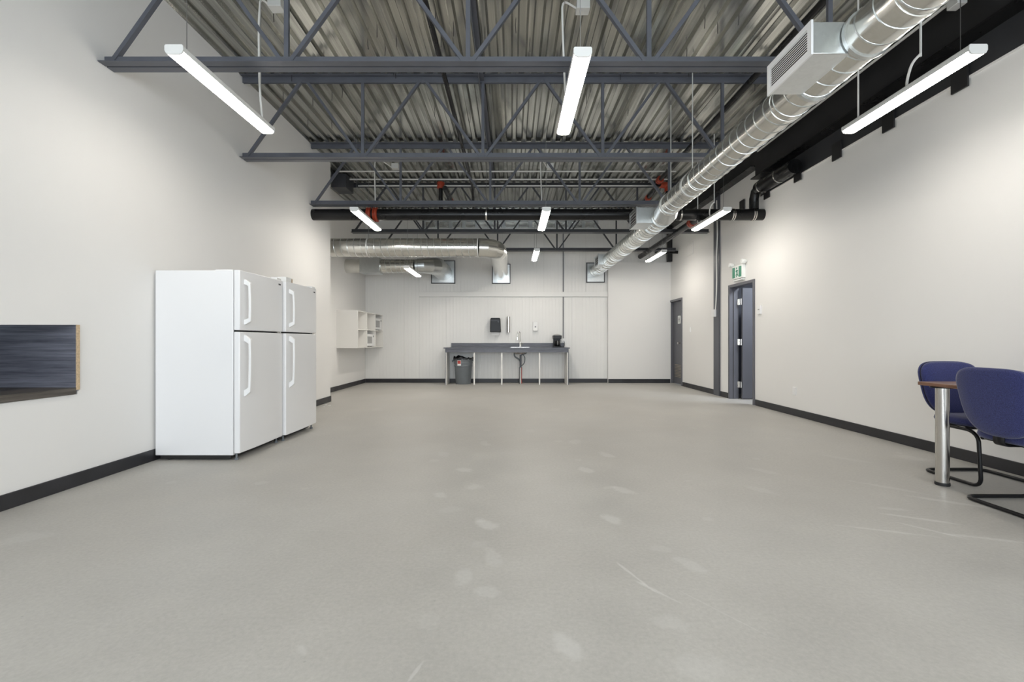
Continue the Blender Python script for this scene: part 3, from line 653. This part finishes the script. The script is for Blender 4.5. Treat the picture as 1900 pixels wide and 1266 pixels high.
lights = [  # x, near end y, lens height over the camera, label, cord kind
    (-2.19, 2.965, 1.86, 'lit strip light under the first joist by the wall before the refrigerators', 'arc'),
    (.463, 2.99, 1.86, 'lit strip light under the first joist in the middle of the room', 'arc'),
    (3.015, 2.96, 1.86, 'lit strip light under the first joist between silver duct and girder', 'hook'),
    (-2.215, 6.42, 1.82, 'lit strip light crossing under the black pipe near the rust red couplings', 'arc'),
    (.485, 6.42, 1.82, 'lit strip light crossing under the black pipe in mid-room', 'arc'),
    (3.02, 6.42, 1.82, 'lit strip light crossing under the black pipe near the column', 'hook'),
    (-2.03, 8.80, 1.39, 'lit strip light hung low below the silver cross duct', 'wire'),
    (.505, 9.28, 1.82, 'lit strip light between ducts, before the back wall', 'wire'),
    (3.13, 9.42, 1.82, 'lit strip light above the partition by the closed grey door', 'wire'),
    (-2.19, -.5, 1.86, 'strip light over the camera end by the alcove wall', 'wire'),
    (.463, -.5, 1.86, 'strip light over the camera end in mid-room', 'wire'),
    (3.015, -.5, 1.86, 'strip light over the camera end by the black girder', 'wire')]
for i, (x, y, h, label, kind) in enumerate(lights):
    row = i
    if row not in protos: protos[row] = t = light_proto(row); bare[row] = list(t.children)
    else:
        t = protos[row].copy(); C.objects.link(t)
        for ch_ in bare[row]:
            c_ = ch_.copy(); C.objects.link(c_); c_.parent = t
    t.location = (x, y, Z(h)); t['label'] = label; ORG[t.name] = Vector((x, y, Z(h)))
    top = Z(h) + .075; near, far = y + .12, y + LL - .12
    B().tube([(x, near, top), (x, near, DECK)], .0025, 5).build('suspension_wire', M['wire'], t)
    B().tube([(x, far, top), (x, far, DECK)], .0025 if kind != 'hook' else .007, 6).build('suspension_wire', M['wire'] if kind != 'hook' else M['cord'], t)
    if kind == 'arc':
        by = far + .15 if i < 3 else 8.0
        bx_ = x + (.18 if i != 0 else .06)
        p = [(x + .03, far - .03, top - .02), (x - .0, far - .02, top + .25), (x - .02, far, Z(2.75)), (x - .02, far + .03, Z(3.02)), (bx_ - .06, by, Z(3.03))]
        B().tube(fillet(p, .16, 8), .009, 8).build('power_cord', M['cord'], t)
        B().box(bx_ - .06, bx_ + .06, by - .05, by + .05, Z(3.0), DECK).build('ceiling_box', M['conduit'], t, bevel=.004)
    if kind == 'hook':
        m_ = y + .42
        p = [(x - .0, m_ + .12, Z(h) + .055), (x - .05, m_ + .06, Z(h) + .10), (x - .055, m_ + .01, Z(h) + .20), (x, m_, Z(h) + .26)]
        B().tube(fillet(p, .06, 6), .009, 8).build('power_cord', M['cord'], t)
        B().tube([(x, m_, Z(h) + .24), (x, m_, DECK)], .008, 8).build('rigid_conduit', M['conduit'], t)

# ------------------------------------------------------------------ refrigerators
def fridge(x_front, y0, wid, label):
    t = thing('refrigerator', label, 'refrigerator', (-2.75, y0 + wid / 2, 0), 'white top-freezer refrigerators')
    y1 = y0 + wid; xb = x_front - .07
    B().box(XL + .018, xb, y0, y1, .045, 1.672).build('body', M['fridge'], t, bevel=.006)
    B().box(XL + .05, xb - .03, y0 + .02, y1 - .02, .012, .045).build('kick_shade', M['rubber'], t, smooth=False)  # black block standing for the kick recess and the shadow beneath the body
    def door(z0, z1):
        o = [(xb + .006, y0)]
        for k in range(13):
            s = k / 12; o.append((x_front - .012 * (2 * s - 1) ** 2, y0 + wid * s))
        o.append((xb + .006, y1))
        return B().prism(o, z0, z1, 'Z')
    dz = 1.138
    dt = door(dz + .007, 1.675).build('freezer_door', M['fridge'], t, bevel=.008, seg=3); db = door(.062, dz - .007).build('fridge_door', M['fridge'], t, bevel=.008, seg=3)
    B().box(xb, xb + .006, y0 + .015, y1 - .015, .07, 1.665).build('gasket', M['rubber'], t, smooth=False)
    hy = y0 + .075
    def handle(z0, z1, par, flip):
        xf = x_front - .004; n = 15; L0 = []; L1 = []
        # a bowed bar that leaves the door in a broad foot and swings out
        p = []
        for k in range(n):
            s = k / (n - 1); z = z0 + (z1 - z0) * s; u = (1 - s) if flip else s
            out = .052 * min(1, (s / .07)) ** .6 * min(1, ((1 - s) / .07)) ** .6
            out *= (.78 + .22 * math.sin(PI * min(1, u * .75 + .2)))
            p.append((xf - .008 + out, z))
        q = B(); outer = [(a + .011, z) for a, z in p]; inner = [(max(a - .011, xf - .012), z) for a, z in p]
        inner[0] = (xf - .012, p[0][1]); inner[-1] = (xf - .012, p[-1][1]); inner[1] = (xf - .012, p[1][1] + .012); inner[-2] = (xf - .012, p[-2][1] - .012)
        A = [[q.bm.verts.new((a, yy, z)) for a, z in outer] for yy in (hy - .014, hy + .014)]
        I = [[q.bm.verts.new((a, yy, z)) for a, z in inner] for yy in (hy - .014, hy + .014)]
        for k in range(n - 1):
            q.bm.faces.new((A[0][k], A[1][k], A[1][k + 1], A[0][k + 1])); q.bm.faces.new((I[0][k], I[0][k + 1], I[1][k + 1], I[1][k]))
            q.bm.faces.new((A[0][k], A[0][k + 1], I[0][k + 1], I[0][k])); q.bm.faces.new((A[1][k], I[1][k], I[1][k + 1], A[1][k + 1]))
        q.bm.faces.new((A[0][0], I[0][0], I[1][0], A[1][0])); q.bm.faces.new((A[0][-1], A[1][-1], I[1][-1], I[0][-1]))
        q.build('door_handle', M['white'], par, bevel=.005, seg=2)
    handle(1.195, 1.60, dt, False); handle(.555, 1.105, db, True)
    B().box(x_front - .012, x_front - .007, y1 - .115, y1 - .045, 1.622, 1.638).build('badge', M['steel_dark'], dt, smooth=False)
    B().box(xb - .05, x_front - .02, y1 - .10, y1 - .01, 1.676, 1.70).build('hinge_cover', M['white'], t, bevel=.005)
    B().box(xb - .16, xb - .01, y0 + .01, y0 + .10, 1.672, 1.680).build('top_rail', M['white'], t, bevel=.003)
    B().box(xb - .01, x_front - .03, y1 - .07, y1 - .01, dz - .005, dz + .005).build('centre_hinge', M['brushed'], t, smooth=False)
    for yy in (y0 + .02, y1 - .05): 
        B().lathe([(.016, 0), (.018, .012), (.008, .02), (.008, .058)], (xb + .012, yy + .012, 0), 12).build('front_foot', M['bin'], t)
    for yy in (y0 + .03, y1 - .06): B().tube([(XL + .12, yy, .018), (XL + .12, yy + .03, .018)], .018, 12).build('roller', M['rubber'], t)
    return t
fridge(-2.378, 4.02, .75, 'white top-freezer refrigerator nearer the alcove, broad side panel showing')
fridge(-2.352, 4.79, .745, 'white top-freezer refrigerator at the wall corner with a small carton on top')
ct = thing('small_carton', 'small white carton with brown edge lying on a refrigerator top', 'carton', (-2.5, 5.02, 1.672))
B().box(-2.60, -2.44, 4.95, 5.10, 1.6725, 1.745).build('carton_body', M['paper'], ct, bevel=.003)
B().box(-2.439, -2.437, 5.065, 5.088, 1.685, 1.735).build('label_strip', M['tan'], ct, smooth=False)
# a few paper scraps by the corner
for i, (x, y) in enumerate(((-3.03, 7.30), (-2.98, 7.42), (-3.07, 7.50))):
    tag(B().prism([(x, y), (x + .03, y + .005), (x + .035, y + .03), (x + .01, y + .025)], .001, .008, 'Z').build('paper_scrap', M['paper'], smooth=False), ('tiny white paper scrap by the wall corner, first from the refrigerators', 'tiny white paper scrap by the wall corner, middle of the three', 'tiny white paper scrap on the floor closest to the wall corner')[i], 'scrap', 'paper scraps by the wall corner')

# ------------------------------------------------------------------ cube shelf in the recess
sh = thing('cube_shelf', 'white wall-hung cube shelf with six open compartments in the recess', 'shelf', (-3.47, 10.6, .9))
SX0, SX1, SY0, SY1, SZ0, SZ1 = XREC, -3.247, 9.65, YB - .004, .90, 1.70
tk = .018; cw = (SY1 - SY0) / 3; zm = (SZ0 + SZ1) / 2
B().box(SX0, SX1, SY0, SY0 + tk, SZ0, SZ1).build('side_panel', M['shelf_white'], sh, smooth=False); B().box(SX0, SX1, SY1 - tk, SY1, SZ0, SZ1).build('side_panel', M['shelf_white'], sh, smooth=False)
for z in (SZ0, SZ1 - tk): B().box(SX0, SX1, SY0 + tk, SY1 - tk, z, z + tk).build('shelf_board', M['shelf_white'], sh, smooth=False)
B().box(SX0, SX0 + .01, SY0 + tk, SY1 - tk, SZ0 + tk, SZ1 - tk).build('back_board', M['shelf_white'], sh, smooth=False)
B().box(SX0 + .01, SX1 - .004, SY0 + tk, SY1 - tk, zm - tk / 2, zm + tk / 2).build('shelf_board', M['shelf_white'], sh, smooth=False)
for k in (1, 2):
    for a, b_ in ((SZ0 + tk, zm - tk / 2), (zm + tk / 2, SZ1 - tk)):
        y = SY0 + cw * k; B().box(SX0 + .01, SX1 - .004, y - tk / 2, y + tk / 2, a, b_).build('divider', M['shelf_white'], sh, smooth=False)
def microwave(y0, y1, z0, label):
    t = thing('microwave', label, 'microwave', (-3.45, (y0 + y1) / 2, z0), 'microwaves in the cube shelf')
    B().box(SX0 + .05, SX1 - .05, y0, y1, z0 + .018, z0 + .29).build('case', M['white'], t, bevel=.006)
    B().box(SX1 - .05, SX1 - .025, y0, y1 - .12, z0 + .018, z0 + .29).build('oven_door', M['white'], t, bevel=.006)
    B().box(SX1 - .026, SX1 - .023, y0 + .06, y1 - .18, z0 + .075, z0 + .235).build('window', M['dark_window'], t, smooth=False)
    B().box(SX1 - .05, SX1 - .027, y1 - .117, y1, z0 + .018, z0 + .29).build('control_panel', M['white'], t, bevel=.004)
    B().box(SX1 - .028, SX1 - .025, y1 - .10, y1 - .02, z0 + .22, z0 + .26).build('display', M['dark_window'], t, smooth=False)
    for a in (SX0 + .08, SX1 - .09):
        for b_ in (y0 + .04, y1 - .04): B().lathe([(.014, 0), (.016, .018)], (a, b_, z0), 10).build('foot', M['rubber'], t)
microwave(SY0 + cw * 2 + .03, SY1 - .04, zm + tk / 2 + .001, 'white microwave in the upper compartment next to the back wall')
microwave(SY0 + cw + .03, SY0 + cw * 2 - .03, SZ0 + tk + .001, 'white microwave in the lower middle compartment of the cube shelf')

# ------------------------------------------------------------------ counter, sink and what stands around it
ct_ = thing('sink_counter', 'long slate-grey laminate counter on panel legs at the back wall', 'counter', (-.12, 11.25, 0))
CX0, CX1, CYF, CYB = -1.60, 1.353, 10.95, YB - .003
wk = B(); hx0, hx1, hy0, hy1 = -.01, .39, 11.07, 11.37
O = [(CX0 - .035, CYF - .02), (CX1 + .03, CYF - .02), (CX1 + .03, CYB - .022), (CX0 - .035, CYB - .022)]; I = [(hx0, hy0), (hx1, hy0), (hx1, hy1), (hx0, hy1)]
VV = [[[wk.bm.verts.new((*p, z)) for p in L_] for L_ in (O, I)] for z in (.868, .893)]
for k in range(4):
    m_ = (k + 1) % 4
    wk.bm.faces.new((VV[1][0][k], VV[1][0][m_], VV[1][1][m_], VV[1][1][k])); wk.bm.faces.new((VV[0][0][m_], VV[0][0][k], VV[0][1][k], VV[0][1][m_]))
    wk.bm.faces.new((VV[0][0][k], VV[0][0][m_], VV[1][0][m_], VV[1][0][k])); wk.bm.faces.new((VV[0][1][m_], VV[0][1][k], VV[1][1][k], VV[1][1][m_]))
wk.build('worktop', M['counter'], ct_, smooth=False)
B().box(CX0 + .07, CX1 - .04, CYB - .02, CYB, .893, .998).build('backsplash', M['counter'], ct_, bevel=.003)
B().box(CX0 + .018, CX1 - .018, CYF, CYF + .02, .775, .868).build('apron', M['counter'], ct_, smooth=False)
for x, s in ((CX0, 1), (CX1, -1)):
    a, b_ = sorted((x, x + s * .014)); B().box(a, b_, CYF, CYB - .02, 0, .868).build('end_panel', M['counter'], ct_, smooth=False)
    a, b_ = sorted((x + s * .0145, x + s * .032)); B().box(a, b_, CYF + .004, CYB - .02, 0, .775).build('end_lining', M['shelf_white'], ct_, smooth=False)
for px in (-.905, -.245, .66): B().box(px - .016, px + .016, CYF + .021, CYF + .065, 0, .80).build('leg', M['shelf_white'], ct_, smooth=False)
sk = thing('sink', 'steel sink bowl with white trap and hoses under the counter', 'sink', (.19, 11.2, .6))
def loft(rects, name, m, par):
    q = B(); V = [[q.bm.verts.new((.19 + sx * w_, 11.22 + sy * d_, z)) for sx, sy in ((-1, -1), (1, -1), (1, 1), (-1, 1))] for w_, d_, z in rects]
    for a, b_ in zip(V, V[1:]):
        for k in range(4): q.bm.faces.new((a[k], a[(k + 1) % 4], b_[(k + 1) % 4], b_[k]))
    return q.bm.faces.new(V[0][::-1]), q.bm.faces.new(V[-1]), q.build(name, m, par, smooth=False)
loft([(.10, .08, .735), (.17, .13, .775), (.196, .146, .8665), (.196, .146, .894), (.19, .14, .894), (.165, .125, .785), (.09, .07, .745)], 'bowl', M['brushed'], sk)
rmq = B()
for q_ in ((-.035, .415, 11.045, 11.072), (-.035, .415, 11.368, 11.395), (-.035, -.008, 11.072, 11.368), (.388, .415, 11.072, 11.368)): rmq.box(*q_, .8935, .899)
rmq.build('rim', M['brushed'], sk, smooth=False)
B().tube(fillet([(.21, 11.22, .75), (.21, 11.22, .55), (.21, 11.22, .40)], .05), .024, 12).build('drain_pipe', M['steel'], sk)
B().tube(fillet([(.06, 11.25, .76), (.06, 11.25, .67), (.17, 11.25, .60), (.205, 11.25, .55), (.205, 11.25, .40)], .08), .020, 10).build('overflow_hose', M['bin'], sk)
B().tube(fillet([(.24, 11.2, .75), (.32, 11.25, .66), (.31, 11.3, .50), (.215, 11.28, .42)], .1), .011, 8).build('supply_hose', M['bin'], sk)
B().tube(fillet([(.39, 11.3, .80), (.33, 11.28, .74), (.27, 11.24, .73), (.215, 11.22, .70)], .06), .018, 8).build('side_hose', M['bin'], sk)
B().lathe([(.02, 0), (.026, .01), (.026, .05), (.02, .06)], (.21, 11.2, .72), 12).build('drain_nut', M['white'], sk)
for x, c in ((.185, 'steel'), (.235, 'red_print')):
    B().tube([(x, 11.3, 0), (x, 11.3, .40)], .011, 8).build('supply_pipe', M[c], sk)
B().tube([(.21, 11.24, 0), (.21, 11.24, .42)], .019, 10).build('waste_pipe', M['conduit'], sk)
fc = thing('faucet', 'tall chrome gooseneck faucet behind the sink', 'faucet', (.21, 11.42, .893))
B().lathe([(.030, .0005), (.030, .01), (.022, .025), (.020, .13), (.018, .135)], (.21, 11.42, .893), 16).build('base', M['chrome'], fc)
arc = [(.21, 11.42, 1.02), (.205, 11.42, 1.2)] + [(.17 + .035 * math.cos(a), 11.42 - .02 * (1 - math.cos(a)), 1.235 + .045 * math.sin(a)) for a in [k * PI / 8 for k in range(9)]] + [(.133, 11.375, 1.13)]
B().tube(arc, .011, 10).build('spout', M['chrome'], fc)
B().tube([(.133, 11.375, 1.14), (.133, 11.372, 1.08)], .015, 10).build('spray_head', M['chrome'], fc)
B().tube([(.22, 11.42, .965), (.275, 11.41, .985)], .009, 8).build('lever', M['chrome'], fc)
pt = thing('towel_dispenser', 'black paper towel dispenser on the back wall above the counter', 'dispenser', (-.41, 11.45, 1.27))
o = [(-.545, 1.272), (-.275, 1.272), (-.292, 1.60), (-.308, 1.628), (-.52, 1.628), (-.535, 1.60)]
B().prism(o, YB - .20, YB).build('case', M['gloss_black'], pt, bevel=.014, seg=3)
B().box(-.52, -.315, YB - .206, YB - .199, 1.545, 1.552).build('seam', M['steel'], pt, smooth=False)
B().prism([(-.355, 1.535), (-.325, 1.535), (-.34, 1.505)], YB - .205, YB - .199).build('emblem', M['steel'], pt, smooth=False)
B().box(-.512, -.325, YB - .12, YB - .116, 1.195, 1.272).build('paper_towel', M['paper'], pt, smooth=False)
cu = thing('cup_dispenser', 'steel tube cup dispenser on the wall next to the towel dispenser', 'dispenser', (-.09, 11.5, 1.27))
B().lathe([(.036, 0), (.042, .004), (.042, .40), (.036, .404)], (-.09, YB - .046, 1.262), 20).build('tube', M['brushed'], cu)
B().box(-.115, -.065, YB - .006, YB, 1.30, 1.63).build('wall_bracket', M['brushed'], cu, smooth=False)
so = thing('soap_dispenser', 'white soap dispenser on the wall above the counter', 'dispenser', (.585, 11.5, 1.29))
B().prism([(.525, 1.30), (.645, 1.30), (.65, 1.34), (.645, 1.53), (.525, 1.53), (.52, 1.34)], YB - .09, YB).build('case', M['white'], so, bevel=.012, seg=3)
B().lathe([(.017, 0), (.017, .004)], (.585, YB - .096, 1.405), 14, 'Y').build('window', M['bin'], so)
B().box(.54, .63, YB - .10, YB - .085, 1.305, 1.36).build('push_bar', M['paper'], so, bevel=.006)
cm = thing('coffee_maker', 'black coffee maker with grey lid at the end of the counter', 'coffee maker', (1.11, 11.3, .893))
B().box(1.01, 1.205, 11.14, 11.42, .895, .925).build('base', M['gloss_black'], cm, bevel=.008)
B().box(1.02, 1.20, 11.32, 11.42, .925, 1.12).build('back_tower', M['gloss_black'], cm, bevel=.006)
B().prism([(1.01, 1.10), (1.205, 1.10), (1.212, 1.185), (1.0, 1.185)], 11.15, 11.42).build('brew_head', M['gloss_black'], cm, bevel=.008)
B().lathe([(.095, 0), (.085, .018), (.04, .03), (.001, .033)], (1.11, 11.28, 1.186), 20).build('lid', M['dark_window'], cm)
cf = B().lathe([(.055, 0), (.070, .02), (.074, .07), (.060, .125), (.050, .14)], (1.11, 11.225, .928), 20).build('carafe', M['gloss_black'], cm)
B().tube(fillet([(1.11, 11.155, 1.05), (1.11, 11.115, 1.045), (1.11, 11.115, .96), (1.11, 11.152, .95)], .03), .008, 8).build('carafe_handle', M['dark_window'], cf)
ol = thing('wall_socket', 'white socket on the back wall next to the coffee maker', 'outlet', (1.30, 11.54, 1.05))
B().box(1.255, 1.345, YB - .03, YB, 1.0, 1.115).build('cover', M['white'], ol, bevel=.004)
tag(B().tube(fillet([(1.30, YB - .035, 1.05), (1.31, YB - .07, 1.04), (1.315, YB - .06, .94), (1.30, 11.45, .90), (1.20, 11.40, .903)], .03), .006, 8).build('power_cord', M['rubber']), 'black plug cord from the wall socket to the coffee maker', 'cord')
tag(B().tube([(1.29, YB - .016, 1.115), (1.29, YB - .016, 3.9)], .011, 8).build('riser_conduit', M['steel']), 'thin grey conduit rising up the back wall from the socket', 'conduit')

tb = thing('trash_bin', 'round grey trash bin with black liner under the counter', 'bin', (-1.19, 11.24, 0))
TC = (-1.195, 11.24, 0)
B().lathe([(.178, .0), (.185, .012), (.212, .42), (.214, .425), (.220, .43), (.222, .455), (.216, .46), (.219, .50), (.225, .505), (.226, .53), (.221, .535), (.226, .585), (.243, .59), (.243, .618), (.228, .62), (.222, .60)], TC, 36).build('barrel', M['bin'], tb)
for s in (-1, 1):
    hb = B(); hb.prism([(TC[0] + s * .215, .60), (TC[0] + s * .265, .585), (TC[0] + s * .275, .54), (TC[0] + s * .255, .53), (TC[0] + s * .245, .56), (TC[0] + s * .215, .565)], 11.20, 11.28); hb.build('handle', M['bin'], tb, bevel=.006)
lb = B(); n = 40; rr = [[], [], []]
for k in range(n):
    a = 2 * PI * k / n; hgt = .638 + .018 * math.sin(3 * a + 1) + .014 * math.sin(7 * a) + .012 * math.sin(11 * a + 2) + (.03 if abs(math.sin(a / 2 + .5)) > .93 else 0)
    for j, (r, z) in enumerate(((.247, .60), (.246, hgt), (.20, .59))):
        rj = r + .006 * math.sin(9 * a + j); rr[j].append(lb.bm.verts.new((TC[0] + rj * math.cos(a), TC[1] + rj * math.sin(a), z)))
for j in range(2):
    for k in range(n): lb.bm.faces.new((rr[j][k], rr[j][(k + 1) % n], rr[j + 1][(k + 1) % n], rr[j + 1][k]))
lb.bm.faces.new(rr[2])
lb.build('bag_liner', M['bag'], tb)
lbx = TC[0] - .088
def curved(z0, z1, a0, a1, r, m, nm, par):
    q = B(); ks = 6; A = []; 
    for k in range(ks + 1):
        a = a0 + (a1 - a0) * k / ks; A.append((q.bm.verts.new((TC[0] + r * math.cos(a), TC[1] + r * math.sin(a), z0)), q.bm.verts.new((TC[0] + (r + .003) * math.cos(a), TC[1] + (r + .003) * math.sin(a), z1))))
    for k in range(ks): q.bm.faces.new((A[k][0], A[k + 1][0], A[k + 1][1], A[k][1]))
    return q.build(nm, m, par)
lbl = curved(.455, .585, -PI / 2 - .56, -PI / 2 - .14, .2285, M['paper'], 'label', tb)
curved(.50, .577, -PI / 2 - .53, -PI / 2 - .17, .2305, M['red_print'], 'label_print', lbl)

# ------------------------------------------------------------------ table and chairs
tt = thing('dining_table', 'walnut laminate table on thick chrome legs against the wall', 'table', (3.47, 2.6, 0))
TX0, TX1, TY0, TY1 = 3.072, 3.93, 1.75, 3.47
B().box(TX0, TX1, TY0, TY1, .718, .744).build('tabletop', M['table_wood'], tt, bevel=.003)
for x in (TX0 + .066, TX1 - .066):
    for y in (TY1 - .13, TY0 + .13):
        lg = B().tube([(x, y, .022), (x, y, .708)], .040, 28).build('leg', M['brushed'], tt)
        B().lathe([(.043, 0), (.045, .008), (.043, .022), (.038, .024)], (x, y, 0), 24).build('foot', M['rubber'], lg)
        B().lathe([(.07, 0), (.07, .008)], (x, y, .7085), 24).build('mounting_plate', M['black'], lg)

def superell(w0, w1, h, n=40, e=3.2):
    """closed outline: width w0 at the bottom, w1 at the top, height h, rounded corners; centred in x, from z=0"""
    out = []
    for k in range(n):
        a = 2 * PI * k / n; c, s = math.cos(a), math.sin(a)
        u = abs(c) ** (2 / e) * (1 if c >= 0 else -1); v = abs(s) ** (2 / e) * (1 if s >= 0 else -1)
        zz = (v + 1) / 2; wd = w0 + (w1 - w0) * min(1, zz * 1.5)
        out.append((u * wd / 2, zz * h))
    return out
def pad(outline, layers):
    """layers of (scale, offset) stacked as a pillow; outline in (x, v)"""
    q = B(); cx = 0; cz = sum(p[1] for p in outline) / len(outline); rings = []
    for sc, off in layers: rings.append([(cx + (x - cx) * sc, off, cz + (z - cz) * sc) for x, z in outline])
    V = [[q.bm.verts.new(p) for p in r] for r in rings]; n = len(outline)
    for a, b_ in zip(V, V[1:]):
        for k in range(n): q.bm.faces.new((a[k], a[(k + 1) % n], b_[(k + 1) % n], b_[k]))
    q.bm.faces.new(V[0][::-1]); q.bm.faces.new(V[-1]); return q
def chair_proto():
    t = thing('visitor_chair', '-', 'chair', (0, 0, 0), 'blue cantilever chairs at the table')
    hw = .235
    # cantilever sled frame: one bent tube
    pts = [(-hw + .01, -.12, .405), (-hw + .01, .14, .40), (-hw, .205, .36), (-hw, .225, .013), (-hw, -.23, .013), (hw, -.23, .013), (hw, .225, .013), (hw, .205, .36), (hw - .01, .14, .40), (hw - .01, -.12, .405)]
    pts = [(x, y, z + .001) for x, y, z in pts]
    B().tube(fillet(pts, .07, 7), .0125, 12).build('sled_frame', M['gloss_black'], t)
    for y in (-.1, .1): B().bar((-hw + .02, y, .408), (hw - .02, y, .408), .03, .012).build('seat_rail', M['black'], t, smooth=False)
    # seat
    so_ = superell(.40, .47, .46, e=4.0)
    s = pad(so_, [(.86, 0), (.97, .010), (1.0, .028), (.985, .048), (.90, .060), (.6, .066)])
    for v in s.bm.verts:
        x, off, z = v.co; yy = -(z - .46) - .22; v.co = (x, yy, .416 + off - .12 * max(0, yy - .14) ** 1.4)
    s.build('seat', M['blue'], t, ang=60)
    s = pad(so_, [(.80, 0), (.88, .004), (.88, .010)])
    for v in s.bm.verts: x, off, z = v.co; v.co = (x, -(z - .46) - .22, .4075 + off)
    s.build('seat_pan', M['gloss_black'], t)
    # backrest: rear shell and front cushion on a leaning, slightly curved plane
    bo = []
    for k in range(56):
        a = 2 * PI * k / 56; c, s_ = math.cos(a), math.sin(a); e_ = 4.2 if s_ > 0 else 2.7
        u = abs(c) ** (2 / e_) * (1 if c >= 0 else -1); v = abs(s_) ** (2 / e_) * (1 if s_ >= 0 else -1)
        zz = (v + 1) / 2; bo.append((u * (.40 + .075 * min(1, zz * 1.25)) / 2, zz * .43))
    def lean(q, base_off):
        for v in q.bm.verts:
            x, off, z = v.co
            v.co = (x, -.245 - .17 * z + base_off + off + .32 * x * x, .455 + z)
        return q
    lean(pad(bo, [(.55, -.022), (.90, -.018), (.985, -.008), (1.0, .004), (.99, .010)]), 0).build('back_shell', M['blue'], t, ang=60)
    lean(pad(bo, [(.985, .0105), (.985, .0155)]), 0).build('piping', M['gloss_black'], t)
    lean(pad(bo, [(.975, .016), (.985, .026), (.97, .045), (.90, .056), (.6, .062)]), 0).build('back_cushion', M['blue'], t, ang=60)
    # L bracket joining seat and back
    B().tube([(0, 0, 0), (0, 0, .001)], .001, 3).bm.free()
    br_ = B(); path = fillet([(0, .05, .402), (0, -.252, .402), (0, -.252, .48), (0, -.262, .56)], .05, 6)
    prev = None
    for p in path:
        a, b_ = br_.bm.verts.new((-.032, p.y, p.z)), br_.bm.verts.new((.032, p.y, p.z))
        if prev: br_.bm.faces.new((prev[0], prev[1], b_, a))
        prev = (a, b_)
    o = br_.build('back_bracket', M['gloss_black'], t); md_ = o.modifiers.new('thickness', 'SOLIDIFY'); md_.thickness = .008
    return t
ch = chair_proto(); ch2 = copy_tree(ch)
ch.location = (3.25, 2.825, 0); ch.rotation_euler = (0, 0, -PI / 2); ch['label'] = 'navy blue cantilever chair seen from its back, tucked under the table side'
ch2.location = (3.56, 3.47, 0); ch2.rotation_euler = (0, 0, PI); ch2['label'] = 'navy blue cantilever chair at the table end, behind the chrome leg'
